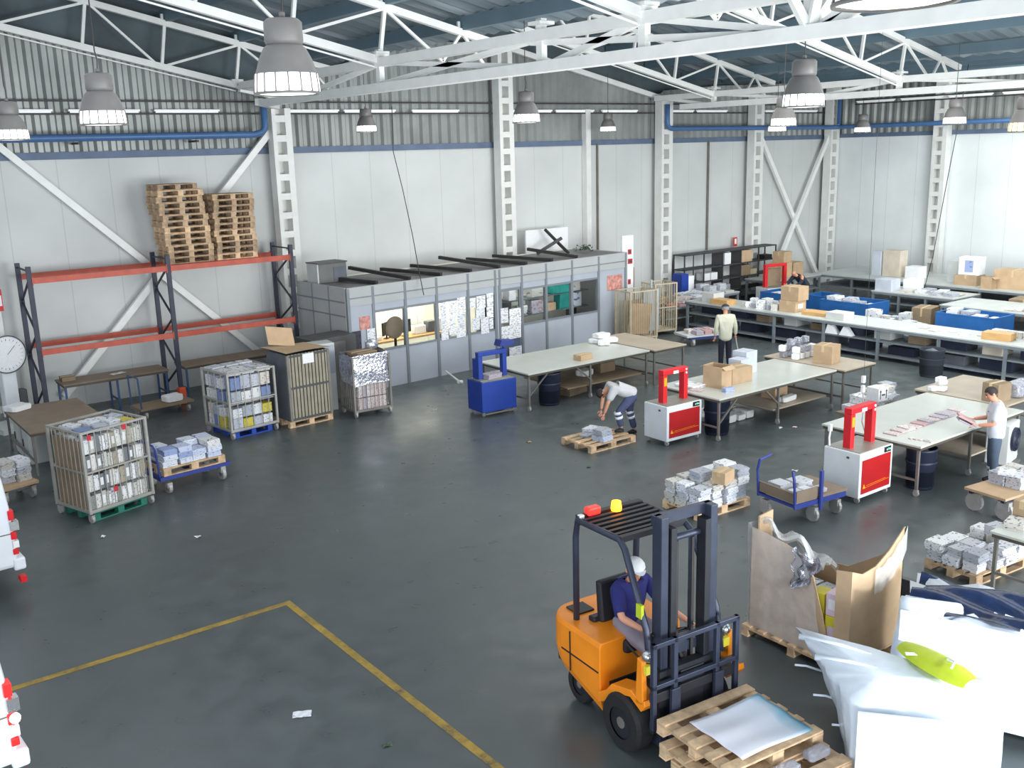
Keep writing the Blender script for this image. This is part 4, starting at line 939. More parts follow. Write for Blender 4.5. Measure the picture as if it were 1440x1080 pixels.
carton(16.75, 18.5, .331, .5, .6, .25, 0, 'brown carton on the low shelf of the first table', m='cardboard_dark')
# on table 2
carton(15.75, 13.72, .9, .36, .46, .46, .12, 'tall open brown carton at the left of the middle table', True)
carton(16.35, 13.75, .9, .62, .42, .34, -.05, 'wide brown carton right of the tall one on the middle table')
carton(16.8, 14.02, .9, .32, .34, .4, .06, 'pale grey box directly behind the cartons on the middle table', m='grey_pack', tape=False)
carton(17.2, 14.2, .9, .4, .38, .5, .06, 'tall pale grey box, rightmost on the middle table', m='grey_pack', tape=False)
parcel('parcel', 15.33, 14.1, .9, .42, .5, .06, .1, 'flat white papers at the left end of the middle table', None, 'paper_stack', 'papers')
parcel('parcel_blue', 15.55, 13.25, .9, .24, .12, .09, -.1, 'tiny purple and white packet at the foot of the tall carton', None, 'small_packet', 'packet')
parcel('parcel_print', 15.15, 13.75, .9, .2, .25, .03, .3, 'small printed booklet at the left edge of the middle table', None, 'booklet', 'booklet')
for i in range(8):
    inst(WRAP, 'paper_bundle', (15.95 + .3 * (i % 4) + U(-.02, .02), 13.9 + .46 * (i // 4), 0), (.27, .42, .13 + .05 * (i % 2)), U(-.2, .2), 'white paper bundle heaped on the floor below the middle table', 'parcel', 'white bundles below the middle table')
inst(WRAP, 'paper_roll', (17.6, 13.3, .335), (.5, .16, .12), .1, 'white paper roll on the low shelf of the middle table', 'roll')
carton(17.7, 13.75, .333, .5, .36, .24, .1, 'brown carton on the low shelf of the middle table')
# foil bundles and carton on the brown table end
for i in range(16):
    k = i % 4; r = i // 8; inst(WRAPS if rnd() < .72 else WRAP, 'foil_bundle', (19.02 + .2 * k + U(-.03, .03), 14.2 + .36 * ((i // 4) % 2), .912 + .152 * r), (.24, .3, .15), U(-.3, .3), 'shiny film wrapped bundle in the heap at the far end of the middle table', 'parcel', 'shiny bundles on the brown table')
for i in range(3): inst(WRAPS, 'foil_bundle', (19.12 + .27 * i, 14.42, 1.217), (.25, .3, .15), U(-.3, .3), 'shiny film wrapped bundle in the heap at the far end of the middle table', 'parcel', 'shiny bundles on the brown table')
carton(19.3, 13.55, .91, .46, .46, .42, .2, 'square brown carton in front of the shiny bundle heap')
# trolley of parcels right of table 2
t = thing('platform_trolley', 'low trolley loaded with paper stacks and boxes right of the middle table', 'trolley', (18.35, 11.75, 0), -.1); MB().box(-.6, .55, -.4, .4, .22, .27).build('deck', 'board_brown', t)
for sx in (-1, 1):
    for sy in (-1, 1): caster(t, sx * .45, sy * .3, .1, .05)
g = 'parcels on the right trolley'
for i in range(4):
    for j in range(2):
        for r in range(2 if i else 1): parcel('parcel', 17.95 + .27 * i, 11.56 + .36 * j, .272 + .17 * r, .26, .34, .165, -.1 + U(-.05, .05), 'grey white parcel in the load on the low trolley right of the middle table', g)
carton(18.04, 11.4, .632, .3, .3, .28, -.1, 'white box with dark arrows marked on it, on top of the loaded low trolley', m='label_white', tape=False)
p = MB()
for s in (-1, 1): p.box(s * .09 - .01, s * .09 + .01, -.155, -.151, .05, .2); p.prism([(s * .09 - .03, .2), (s * .09 + .03, .2), (s * .09, .25)], 'y', -.155, -.151)
p.box(-.05, .05, -.155, -.151, .12, .15)
p.build('arrow_print', 'ink', bpy.data.objects['cardboard_box.%03d' % (len([o for o in bpy.data.objects if o.name.startswith('cardboard_box')]) - 1)])
for i in range(5): parcel('parcel', [18.4, 18.4, 18.72, 18.7, 18.45][i], [11.45, 11.45, 11.62, 11.6, 11.8][i], [.62, .75, .62, .74, .62][i], .3, .32, .12, U(-.15, .15), 'grey white parcel in the load on the low trolley right of the middle table', g)
carton(18.5, 11.22, .272, .36, .18, .26, -.1, 'brown carton at the front of the loaded low trolley', m='cardboard_dark')
# on table 3
p0, p1 = at(1255, 610, .9), at(1345, 578, .9)
for i in range(11):
    f = i / 10; a = p0.lerp(p1, f); parcel('parcel_print', a.x, a.y, .901, .2, .28, .02 + .01 * (i % 3), U(-.15, .15), 'printed magazine laid in the row on the right hand table', 'magazines in a row', 'magazine', 'magazine')
for i in range(5):
    a = at(1282 + 7 * i, 617 + 1.2 * i, .9); parcel('parcel_print', a.x, a.y, .901, .18, .13, .015, U(-.3, .3), 'printed booklet at the near corner of the right hand table', 'booklets at the corner', 'booklet', 'booklet')
a = at(1318, 549, .9)
for i in range(4): inst(WRAP, 'paper_bundle', (a.x + [0, .14, -.12, .02][i], a.y - .1 + [0, .1, .12, .05][i], .912 + .092 * [0, 1, 0, 2][i]), (.4, .28, .09), U(-.5, .5), 'white wrapped bundle on the far rear corner of the right hand table', 'parcel', 'bundles on the right table')
a = at(1416, 588, .91); carton(18.68, 9.25, .91, .42, .34, .36, -.1, 'brown carton behind the standing worker on the right', m='cardboard_dark')
for i in range(3): inst(WRAPS, 'foil_bundle', (19.15 + .22 * i, 9.15, .912), (.2, .32, .28), U(-.1, .1), 'shiny wrapped bundle right of the carton behind the worker', 'parcel', 'shiny bundles at the right edge')
# fan like grey machine under the right table
t = thing('floor_fan', 'pale grey housing with a dark round fan below the right table end', 'fan', (17.75, 8.45, 0), .2)
MB().box(-.3, .32, -.05, .35, .05, .8).build('housing', 'pale_grey', t, bevel=.02)
p = MB()
for r_ in (.08, .15, .21): p.tube([(-.02 + r_ * math.cos(a), -.1, .5 + r_ * math.sin(a)) for a in [2 * PI * k / 24 for k in range(25)]], .013, 6)
for k in range(10): a_ = PI * k / 10; p.bar((-.02 - .21 * math.cos(a_), -.1, .5 - .21 * math.sin(a_)), (-.02 + .21 * math.cos(a_), -.1, .5 + .21 * math.sin(a_)), .01)
p.cyl((-.02, -.09, .5), (-.02, -.05, .5), .22, 24); p.build('fan_grille', 'navy_bin', t); MB().box(-.25, .3, -.12, .4, 0, .05).build('base', 'cabinet_grey', t)
# ================================================================ pallets with parcels
def parcel_pallet(label, x, y, rz, n, kind, glab, group, sx=1., sy=1., tops=2, mesh=PAL, special=()):
    pallet(x, y, 0, rz, label, None, mesh, sx, sy); L = loc(x, y, rz); nx, ny = n; w, d = 1.2 * sx / nx, .8 * sy / ny
    for i in range(nx):
        for j in range(ny):
            z = .147; m = tops + (1 if rnd() < .35 else 0) - (1 if rnd() < .15 else 0)
            for r in range(max(1, m)):
                h = U(.1, .15); q = L(-.6 * sx + (i + .5) * w + U(-.03, .03), -.4 * sy + (j + .5) * d + U(-.03, .03), z); o = parcel(kind, q.x, q.y, z, w * U(.9, 1.02), d * U(.9, 1.0), h, rz + U(-.1, .1), glab, group); z += h + .002
a = at(984, 690, .0)
parcel_pallet('wooden pallet under the parcels behind the forklift mast', 11.98, 10.62, -.05, (4, 3), 'parcel', 'grey white parcel stacked on the pallet behind the forklift', 'parcels behind the forklift', 1.0, 1.05, 3)
carton(11.9, 10.2, .56, .34, .24, .2, .25, 'small brown carton on the parcels behind the forklift', m='cardboard')
parcel_pallet('wooden pallet under white bundles at the right edge', 12.98, 6.5, -.1, (4, 3), 'parcel', 'white bundle stacked on the pallet at the right edge', 'bundles on the right pallet', 1.0, 1.0, 2)
# pallet worked on by the bent man
pallet_parts(13.12, 14.55, 0, -.0, 'nearly empty wooden pallet at the feet of the bent worker', 1.22, .92)
parcel('parcel_blue', 13.0, 14.3, .147, .3, .3, .1, .15, 'lower pale blue parcel on the nearly empty pallet', None); parcel('parcel', 13.0, 14.3, .249, .28, .26, .13, .05, 'white parcel stacked on the pale blue one', None)
parcel('parcel', 13.22, 14.86, .147, .34, .26, .1, .3, 'white parcel on the pallet under the bent worker hands', None); parcel('parcel_mixed', 12.95, 14.72, .147, .26, .2, .04, .3, 'flat reddish parcel lying on the nearly empty pallet', None)
# blue trolley with tray
t = thing('platform_trolley', 'blue trolley with upright handle bars and a brown board, behind the wrapped carton', 'trolley', (12.75, 9.42, 0), -.12)
MB().box(-.42, .75, -.4, .42, .38, .42).build('deck', 'board_brown', t)
p = MB()
for s in (-1, 1): p.tube([(-.42, s * .4, .3), (-.45, s * .4, .75), (-.45, s * .36, .92)], .022, 8)
p.tube([(-.45, .36, .92), (-.2, .36, .97)], .02, 8); p.box(-.42, .7, -.42, -.38, .3, .38); p.box(-.42, .7, .38, .42, .3, .38); p.bar((-.42, -.4, .34), (-.42, .4, .34), .04); p.build('handle_frame', 'blue_trim', t); MB().tube([(.1, -.44, .2), (.1, -.44, .85)], .035, 8).build('front_post', 'blue_trim', t)
p = MB(); p.box(-.4, .08, -.41, -.38, .42, .58); p.box(-.42, -.39, -.4, .4, .42, .55); p.build('side_board', 'board_brown', t)
for x, y in ((-.34, .32), (.02, -.36), (.6, .3), (.6, -.3)): caster(t, x, y, .12, .05, 'wheel')
for i, (x, y, w) in enumerate([(12.47, 9.2, .18), (12.68, 9.17, .18), (12.95, 9.5, .32), (12.62, 9.62, .26)]): parcel('parcel', x, y, .422, w, .2 if i < 2 else .28, .12, -.12, 'white parcel lying on the board of the blue handled trolley', 'parcels on the blue handled trolley')
parcel('parcel_print', 12.98, 9.16, .422, .22, .18, .06, -.1, 'reddish packet on the board of the blue handled trolley', None, 'small_packet', 'packet')
# right edge: small trolley, tables
t = thing('platform_trolley', 'low brown board trolley at the right edge, before the standing worker', 'trolley', (15.42, 7.35, 0), -.12); MB().box(-.55, .6, -.36, .36, .36, .4).build('deck', 'cardboard', t)
for x, y in ((-.4, -.26), (-.4, .26), (.42, -.26), (.42, .26)): caster(t, x, y, .15, .06, 'wheel')
p = MB()
for s in (-1, 1): p.box(-.5, .55, s * .28 - .03, s * .28 + .03, .3, .36)
p.build('chassis', 'navy_bin', t)
for i in range(6): parcel('parcel', 15.5 + .24 * (i % 3), 7.22 + .28 * (i // 3), .402, .22, .26, .2, -.12, 'white parcel in the row on the brown board trolley at the right edge', 'parcels on the right board trolley')
parcel('parcel_print', 15.8, 7.1, .604, .24, .26, .12, .1, 'red and white parcel on top at the right edge trolley', None); parcel('parcel', 15.46, 7.38, .604, .26, .22, .05, .3, 'flat pale parcel lying across the row on the right board trolley', None)
t = thing('hand_truck', 'blue upright hand truck at the right edge beyond the board trolley', 'hand truck', (16.35, 7.3, 0), -.2)
p = MB(); p.tube([(-.16, 0, .1), (-.16, 0, 1.05), (0, 0, 1.18), (.16, 0, 1.05), (.16, 0, .1)], .022, 8); p.bar((-.16, 0, .5), (.16, 0, .5), .03); p.bar((-.16, 0, .8), (.16, 0, .8), .03); p.build('frame', 'blue_trim', t); MB().box(-.18, .18, -.22, 0, .02, .04).build('toe_plate', 'blue_trim', t); caster(t, -.16, .08, .1, .05, 'wheel'); caster(t, .16, .08, .1, .05, 'wheel')
simple_table('packing_table', 'white table end cut by the right edge of the photo', 'table', 12.3, 14.3, 5.1, 6.02, .86, 'table_white', 'leg_grey', (0, 1), brace=True)
carton(13.05, 5.9, .86, .4, .22, .3, 0, 'brown carton on the white table cut by the right edge'); parcel('parcel', 12.68, 5.86, .86, .3, .24, .1, .2, 'white packet beside the carton on the table at the right edge', None)
# ================================================================ wrapped octabin carton on a pallet
bx, by, brz = 9.62, 6.72, -.02
a0, a1, a2 = at(1053, 893, .15), at(1150, 935, .15), at(1246, 850, .15)
pallet_parts(9.47, 6.58, 0, 0, 'wooden pallet under the large film wrapped carton', 1.08, 1.46, nb=7)
OXC, OYC = 9.5, 6.56
t = thing('pallet_carton', 'large open pallet carton wrapped in clear film, torn open at its front corner', 'carton', (OXC, OYC, .147), 0)
hw, hd = .5, .70
def wall_poly(pts, name, m='cardboard', th=.012):
    # pts: list of (x,y,zbottom,ztop)
    p = MB(); vs = []; n = len(pts)
    for x, y, zb, zt in pts: vs += [(x, y, zb), (x, y, zt)]
    p.add(vs, [(2 * i, 2 * i + 2, 2 * i + 3, 2 * i + 1) for i in range(n - 1)]); o = p.build(name, m, t); md = o.modifiers.new('thick', 'SOLIDIFY'); md.thickness = th; return o
wall_poly([(-hw, hd, 0, 1.24), (-hw, .2, 0, 1.2), (-hw, -.05, 0, 1.13), (-hw, -.2, 0, .92), (-hw, -.34, 0, .5), (-hw, -.44, 0, .15)], 'left_wall')
wall_poly([(hw, hd, 0, .62), (.1, hd, 0, .7), (-.2, hd, 0, 1.1), (-hw, hd, 0, 1.24)], 'back_wall')
wall_poly([(hw, hd, 0, .62), (hw, 0, 0, .7), (hw, -.45, 0, 1.0), (hw, -hd, 0, 1.4)], 'right_wall')
wall_poly([(-hw, -.5, 0, 1.1), (-hw, -hd, 0, 1.14), (-.3, -hd, 0, 1.06), (-.05, -hd, 0, 1.08), (.2, -hd, 0, 1.2), (hw, -hd, 0, 1.42)], 'front_wall')
p = MB(); p.bar((-.46, .62, 1.2), (-.16, .66, 1.2), .02, .42); p.build('corner_board', 'cardboard', t)
def drape(parent, name, bottom, top, m, nz=10, seed=0., amp=.03, closed=True, cap=True, sm=True):
    p = MB(); n = len(bottom)
    def P(i, v):
        i %= n; b_, c_ = Vector(bottom[i]), Vector(top[i]); q = b_.lerp(c_, v); s = math.sin(i * 2.3 + seed + 5 * v) + .6 * math.sin(i * 5.1 + 9 * v + seed)
        d = Vector((q.x - cx, q.y - cy, 0)); d = d.normalized() if d.length > 0 else d
        return q + d * amp * s * (1 if v > .02 else .2)
    cx = sum(b_[0] for b_ in bottom) / n; cy = sum(b_[1] for b_ in bottom) / n
    vs = [P(i, j / nz) for j in range(nz + 1) for i in range(n)]; fs = []
    for j in range(nz):
        for i in range(n if closed else n - 1): fs.append((j * n + i, j * n + (i + 1) % n, (j + 1) * n + (i + 1) % n, (j + 1) * n + i))
    p.add(vs, fs)
    if cap:
        c_ = sum((vs[nz * n + i] for i in range(n)), Vector()) / n; o = len(p.v); p.v.append(c_)
        for i in range(n): p.f.append([nz * n + i, nz * n + (i + 1) % n, o]); p.mi.append(0)
    return p.build(name, m, parent, sm)
def ring(x0, x1, y0, y1, z, n=10):
    pts = []
    for k in range(n): pts.append((x0 + (x1 - x0) * k / n, y0, z))
    for k in range(n): pts.append((x1, y0 + (y1 - y0) * k / n, z))
    for k in range(n): pts.append((x1 - (x1 - x0) * k / n, y1, z))
    for k in range(n): pts.append((x0, y1 - (y1 - y0) * k / n, z))
    return pts
# clear film round the left and front walls and bunched over the top corner
pts_b = [(-hw + .3, hd + .03, 0), (-hw, hd + .03, 0), (-hw - .03, hd - .05, .0), (-hw - .03, .4, 0), (-hw - .03, .1, 0), (-hw - .03, -.15, 0), (-hw - .03, -.4, 0)]
pts_t = [(-hw + .3, hd + .03, 1.3), (-hw, hd + .03, 1.3), (-hw - .03, hd - .05, 1.28), (-hw - .04, .4, 1.27), (-hw - .04, .1, 1.2), (-hw - .05, -.12, 1.08), (-hw - .06, -.25, .82)]
drape(t, 'clear_film', pts_b, pts_t, 'film_clear', 12, 1., .012, False, False)
p = MB()
def bunch(u, v): return (-hw + .02 + .4 * v + .04 * math.sin(13 * u), hd - .1 - .85 * u, 1.34 - .22 * u * u - .25 * v + .07 * math.sin(11 * u + 5 * v) + .05 * math.sin(23 * v))
p.grid(bunch, 16, 10); p.build('film_bunch', 'film_clear', t, True)
p = MB(); p.grid(lambda u, v: (-hw - .05 + .03 * math.sin(11 * u), .05 - .42 * u * v ** .5 + .03 * math.sin(14 * v), .72 + .46 * v + .05 * math.sin(16 * u)), 8, 10); p.build('torn_film_edge', 'film_silver', t, True)
p = MB(); p.grid(lambda u, v: (-.1 + (hw + .1) * u, -hd - .03, 1.06 + .36 * u * u - .3 * v + .02 * math.sin(20 * u)), 10, 5); p.build('film_right', 'film_clear', t, True)
for i, (x, y, z, w, h, m) in enumerate([(-.36, -.45, .01, .2, .49, 'yellow_box'), (-.36, -.45, .505, .2, .27, 'pink_box'), (-.36, -.235, .01, .16, .72, 'yellow_box')]):
    o = thing('retail_box', ['lower yellow box showing in the torn corner of the wrapped carton', 'pale pink box in the torn corner of the wrapped carton', 'small upper yellow box in the torn corner of the wrapped carton'][i], 'box', loc(OXC, OYC, 0)(x, y, .147 + z), -1.45); MB().box(-w / 2, w / 2, -.1, .1, 0, h).build('box_body', m, o, bevel=.006); MB().box(-w * .35, w * .25, -.103, -.1, h * .3, h * .75).build('box_label', 'pink_box' if m != 'pink_box' else 'label_white', o)
for i in range(6):
    x, y = -.27 + .26 * (i % 3), .05 + .38 * (i // 3); q = loc(OXC, OYC, 0)(x, y, .16); parcel('parcel_mixed', q.x, q.y, .16, .24, .34, .45, 0, 'returned parcel deep inside the film wrapped carton', 'parcels inside the wrapped carton')
# grey bin behind
t = thing('plastic_bin', 'grey ribbed plastic bin behind the white wrapped pallets', 'bin', (10.55, 6.3, 0), .1)
p = MB(); hw_, hd_, h = .36, .3, .46
for a in (-1, 1): p.box(a * hw_ - .02, a * hw_ + .02, -hd_, hd_, .0, h); p.box(-hw_, hw_, a * hd_ - .02, a * hd_ + .02, 0, h)
p.box(-hw_, hw_, -hd_, hd_, 0, .03); p.build('bin_body', 'bin_grey', t); p = MB()
for a in (-1, 1): p.box(a * hw_ - .04, a * hw_ + .04, -hd_ - .04, hd_ + .04, h, h + .03); p.box(-hw_, hw_, a * hd_ - .04, a * hd_ + .04, h, h + .03)
p.build('rim', 'cabinet_dark', t)
# ================================================================ white wrapped pallet loads
t = thing('wrapped_load', 'tall white wrapped pallet load with a shiny black bag over its top', 'pallet load', (9.98, 4.95, 0), .35)
bt = ring(-1.12, .1, -1.1, .66, .15); tp = ring(-.92, .1, -.9, .64, 1.1)
for i, q in enumerate(tp):
    x, y, z = q; z += .05 * math.sin(i * 1.7)
    if x < -.8 and y > .2: z += .14
    tp[i] = (x * 1.0, y, z)
drape(t, 'white_wrap', bt, tp, 'wrap_film', 10, .4, .02)
p = MB(); p.bar((-.99, .6, .92), (-.97, -.95, .9), .025, .46); p.build('white_board', 'wrap_white', t)
p = MB(); p.grid(lambda u, v: (-.88 + .95 * u, -.86 + 1.46 * v, 1.12 + .07 * math.sin(PI * u) * math.sin(PI * v) + .04 * math.sin(9 * u + 4 * v) + .03 * math.sin(23 * u - 9 * v)), 22, 12); p.build('black_bag', 'black_bag', t, True)
pallet(9.98, 4.95, 0, .35, 'pallet under the tall white load with the black bag', None, PALO, .8, 1.6)
t = thing('wrapped_load', 'front white film draped load with a lime green package on top', 'pallet load', (8.0, 4.55, 0), -.12)
def W_(px, py, z): q = at(px, py, z) - Vector((8.0, 4.55, 0)); return Matrix.Rotation(.12, 3, 'Z') @ q
k0, k1, k2, k3 = W_(1198, 985, 1.02), W_(1345, 1003, 1.02), W_(1420, 965, 1.0), W_(1120, 882, 1.16)
A_ = [k0, k0.lerp(k1, .25), k0.lerp(k1, .5), k0.lerp(k1, .75), k1, k1.lerp(k2, .5), k2, k2.lerp(k3, .25), k2.lerp(k3, .5), k2.lerp(k3, .75), k3, k3.lerp(k0, .15), k3.lerp(k0, .3), k3.lerp(k0, .45), k3.lerp(k0, .6), k3.lerp(k0, .75), k3.lerp(k0, .88)]
b0, b1 = k0 * .96, k1 * 1.0; b2, b3 = k2.copy(), W_(1195, 930, .55)
B_ = [b0, b0.lerp(b1, .25), b0.lerp(b1, .5), b0.lerp(b1, .75), b1, b1.lerp(b2, .5), b2, b2.lerp(b3, .25), b2.lerp(b3, .5), b2.lerp(b3, .75), b3, b3.lerp(b0, .15), b3.lerp(b0, .3), b3.lerp(b0, .45), b3.lerp(b0, .6), b3.lerp(b0, .75), b3.lerp(b0, .88)]
def dens(L_): return [Vector(L_[i]).lerp(Vector(L_[(i + 1) % len(L_)]), f) for i in range(len(L_)) for f in (0, .5)]
drape(t, 'white_film', [(q.x, q.y, .02) for q in dens(B_)], [tuple(q) for q in dens(A_)], 'wrap_film', 12, .9, .018)
f0, f1 = k0.lerp(k1, .02), k1.lerp(k0, .04); p = MB(); n_ = Vector((-.05, -.09, 0)); p.add([(f0.x + n_.x, f0.y + n_.y, .12), (f1.x + n_.x, f1.y + n_.y, .12), tuple(f1 + n_ - Vector((0, 0, .02))), tuple(f0 + n_ - Vector((0, 0, .04)))], [(0, 1, 2, 3)]); o = p.build('white_board', 'wrap_white', t); md = o.modifiers.new('thick', 'SOLIDIFY'); md.thickness = .03
for i in range(2):
    q = k3.lerp(k0, .1 + .3 * i) + Vector((-.03, 0, -.02)); e = k2.lerp(k1, .1 + .12 * i); e = q.lerp(e, .55)
    p = MB(); p.tube([q, q.lerp(e, .4) + Vector((0, 0, .02)), e - Vector((0, 0, .03))], [.03, .02, .008], 8); p.build('film_fold', 'wrap_film', t, True)
for i in range(3):
    q = W_(1118 + 26 * i, 935 + 42 * i, .75 - .12 * i); p = MB(); p.tube([q, q + Vector((.12, -.04, -.03)), q + Vector((.3, -.1, -.12))], .012, 6); p.build('loose_strip', 'wrap_film', t, True)
q0, q1, q2, q3 = W_(1252, 912, 1.1), W_(1345, 970, 1.1), W_(1388, 955, 1.1), W_(1290, 904, 1.1)
t2 = thing('green_package', 'lime green packaged item lying on the front white load', 'package', (8.0, 4.55, 0), -.12)
p = MB()
def lime(u, v):
    a = q0.lerp(q1, u); b_ = q3.lerp(q2, u); e = math.sin(PI * min(1, max(0, .06 + .88 * u))) ** .35; c_ = (a + b_) / 2; q = c_.lerp(a.lerp(b_, v), e); q.z = 1.09 + .1 * math.sin(PI * v) ** .6 * e; return q
p.grid(lime, 16, 8); p.build('package_shell', 'lime', t2, True)
c_ = lime(.75, .5); p = MB(); p.tube([c_ + Vector((-.1, -.04, .03)), c_ + Vector((.0, 0, .05)), c_ + Vector((.12, .02, .02))], .012, 6); p.tube([c_ + Vector((0, .08, .03)), c_ + Vector((.04, -.08, .03))], .012, 6); p.build('white_strap', 'label_white', t2)
c_ = lime(.3, .15); p = MB(); p.cb(c_.x, c_.y, c_.z + .004, .16, .05, .006, -.7); p.build('white_print', 'label_white', t2)
# discarded film heap at its foot
t = thing('film_heap', 'crumpled clear film and straps on the floor before the white load', 'film', (7.22, 4.9, 0))
p = MB(); p.grid(lambda u, v: (-.2 + .4 * u + .04 * math.sin(9 * v), -.3 + .6 * v, .02 + .14 * abs(math.sin(7 * u + 3 * v)) * (1 - abs(2 * u - 1)) + .05 * math.sin(15 * v + 4 * u) ** 2), 14, 14); p.build('film_sheet', 'film_clear', t, True)
for i in range(4):
    p = MB(); a = .5 * i; p.tube([(-.25 + .1 * i, .3, .02), (-.2 + .12 * i, .1, .2), (-.1 + .08 * i, -.15, .16), (.02 + .1 * i, -.4, .02)], .014, 6); p.build('white_strap', 'wrap_film', t, True)
# ================================================================ foreground pallets with printed sheet
pz = .30
a, b_, c_ = at(914, 1000, .6), at(1034, 953, .6), at(1112, 1016, .6)
ux_ = (b_ - a); rzp = math.atan2(ux_.y, ux_.x); ctr = (a + b_) / 2
nrm = Vector((math.sin(rzp), -math.cos(rzp), 0))
c1 = ctr + nrm * .63
pallet_parts(c1.x, c1.y, .445, rzp, 'topmost pallet of the front stack, under the pale blue printed sheet', 1.16, 1.0)
c2 = c1 + nrm * .22 + Vector((-.02, 0, 0))
pallet_parts(c2.x, c2.y, .296, rzp - .02, 'second pallet of the front stack, sticking out below the top one', 1.3, 1.15)
c3_ = c1 + nrm * .26
pallet_parts(c3_.x, c3_.y, .148, rzp + .03, 'third pallet down in the front stack', 1.16, 1.1)
pallet_parts(c3_.x, c3_.y - .05, 0, rzp, 'lowest pallet of the front stack on the floor', 1.2, 1.15)
p = MB(); p.grid(lambda u, v: (-.44 + .88 * u, -.36 + .7 * v, .012 + .012 * math.sin(3 * v + 5 * u) + .006 * math.sin(14 * v)), 20, 16); o = p.build('printed_sheet', 'sheet_print', None, True); o.location = c1 + nrm * .08 + Vector((ux_.normalized() * .06)) ; o.location.z = .597; o.rotation_euler = (0, 0, rzp); md = o.modifiers.new('thick', 'SOLIDIFY'); md.thickness = .008; tag(o, 'pale blue printed plastic sheet lying on the front pallet stack', 'sheet')
for i, (dx, dy, w) in enumerate([(-.05, .63, .3), (.38, .6, .26), (-.46, .7, .24)]):
    q = c1 + nrm * dy + ux_.normalized() * dx; o = inst(WRAPS if i < 2 else WRAP, 'film_bundle', (q.x, q.y, .45), (w, .12, .07), rzp, ['shiny film roll lying across the middle of the front pallets', 'shiny film roll at the right of the front pallets', 'small pale film bundle at the left of the front pallets'][i], 'film')
# things on the floor
paper_sheet(3.92, 9.16, .0, .2, .13, -.5, 'white paper sheet lying alone on the dark floor')
for i, (px, py, c_) in enumerate([(744, 622, 'cardboard'), (145, 755, 'paper_white'), (278, 755, 'paper_white'), (1117, 601, 'pink_box'), (1098, 602, 'paper_white'), (1118, 662, 'paper_white'), (545, 1048, 'leaf'), (828, 657, 'leaf')]):
    q = at(px, py); p = MB(); p.grid(lambda u, v: (.1 * (u - .5), .07 * (v - .5), .008 + .01 * math.sin(5 * u + 3 * v)), 3, 3); o = p.build('paper_scrap', c_); o.location = q; o.rotation_euler = (0, 0, i); tag(o, ['brown scrap on the open floor before the nearly empty pallet', 'white scrap on the floor before the front cage', 'white scrap on the floor below the blue loaded trolley', 'pink scrap on the floor between the right tables', 'pale scrap on the floor under the middle table edge', 'pale scrap on the floor above the blue handled trolley', 'dark speck of litter left of the forklift near the bottom', 'dark litter behind the forklift roof'][i], 'litter')
t = thing('broom_handle', 'pale stick lying on the floor before the grey office', 'stick', (0, 0, 0)); p = MB(); p.tube([at(627, 522, .25), at(648, 538, .03)], .025, 8); p.build('stick', 'pale_grey', t); p = MB(); q = at(647, 537, .03); p.cb(q.x, q.y, .03, .14, .08, .06); p.build('stick_end', 'label_white', t)
# ================================================================ vans at the left edge
def van(label, x, y, rz, lit):
    t = thing('delivery_van', label, 'van', (x, y, 0), rz)
    prof_ = [(0.02, .42), (.03, .9), (.01, 1.3), (-.03, 1.7), (-.12, 2.05), (-.28, 2.32), (-.5, 2.42), (-3.6, 2.42), (-4.3, 1.2), (-4.6, .95), (-4.6, .42)]
    p = MB(); p.prism(prof_, 'y', 0, 1.8); p.build('body_shell', 'van_white', t, bevel=.06)
    p = MB(); p.box(-.05, .11, -.02, 1.82, .38, .56); p.build('rear_bumper', 'van_white', t, bevel=.03)
    for za, zb in ((.62, .7), (.84, .95), (1.12, 1.26)): o = MB().box(-.03, .042, -.022, .1, za, zb).build('tail_light', 'tail_lit' if lit else 'tail_red', t, bevel=.01)
    MB().box(-.02, .085, -.03, .08, .97, 1.1).build('tail_lens_clear', 'chrome', t); MB().box(-.02, .055, -.025, .08, .72, .82).build('reverse_lens', 'label_white', t)
    if lit: p = MB(); p.ball((.03, -.02, .9), .05, 10, 8); p.build('lamp_bulb', 'bulb_hot', o)
    p = MB(); p.box(.02, .1, .02, .16, .18, .26); p.build('rear_reflector', 'tail_red', t)
    for wx in (-.85, -3.7):
        for wy in (.1, 1.7):
            p = MB(); p.cyl((wx, wy - .1, .31), (wx, wy + .1, .31), .31, 20); w_ = p.build('wheel', 'rubber', t); p = MB(); p.cyl((wx, wy - .11, .31), (wx, wy + .11, .31), .17, 14); p.build('wheel_hub', 'chrome', w_)
    p = MB(); p.box(-3.3, -1.4, -.006, .004, 1.25, 1.75); p.build('side_window', 'glass_dark', t); p = MB(); p.box(-4.3, .0, -.005, .003, .92, .935); p.build('body_seam', 'cabinet_grey', t)
    p = MB(); p.add([(.022, .2, 1.3), (.022, 1.6, 1.3), (-.09, 1.55, 2.0), (-.09, .25, 2.0)], [(0, 1, 2, 3)]); p.build('rear_window', 'glass_dark', t)
    return t
van('white van rear corner at the left edge, the upper one, lights off', 2.22, 14.5, .05, False)
van('white van rear corner at the lower left with its tail light glowing', 1.2, 9.45, .05, True)

t = thing('power_cable', 'thin hanging cable with white plugs above the foremost strapping machine', 'cable', (0, 0, 0)); q = Vector((14.98, 9.75, 1.78))
MB().tube([(14.98, 9.75, 8.6), q + Vector((.01, 0, .06))], .003, 5).build('drop_wire', 'wire', t); MB().cb(q.x, q.y, q.z + .06, .06, .05, .12).build('upper_plug', 'label_white', t); MB().cb(q.x - .03, q.y - .02, q.z - .1, .06, .05, .12).build('lower_plug', 'label_white', t)
MB().tube([q + Vector((-.03, -.02, -.15)), q + Vector((-.1, -.1, -.4)), q + Vector((-.25, -.18, -.62)), (14.72, 9.5, 1.0)], .01, 6).build('flex_lead', 'cage_wire', t)
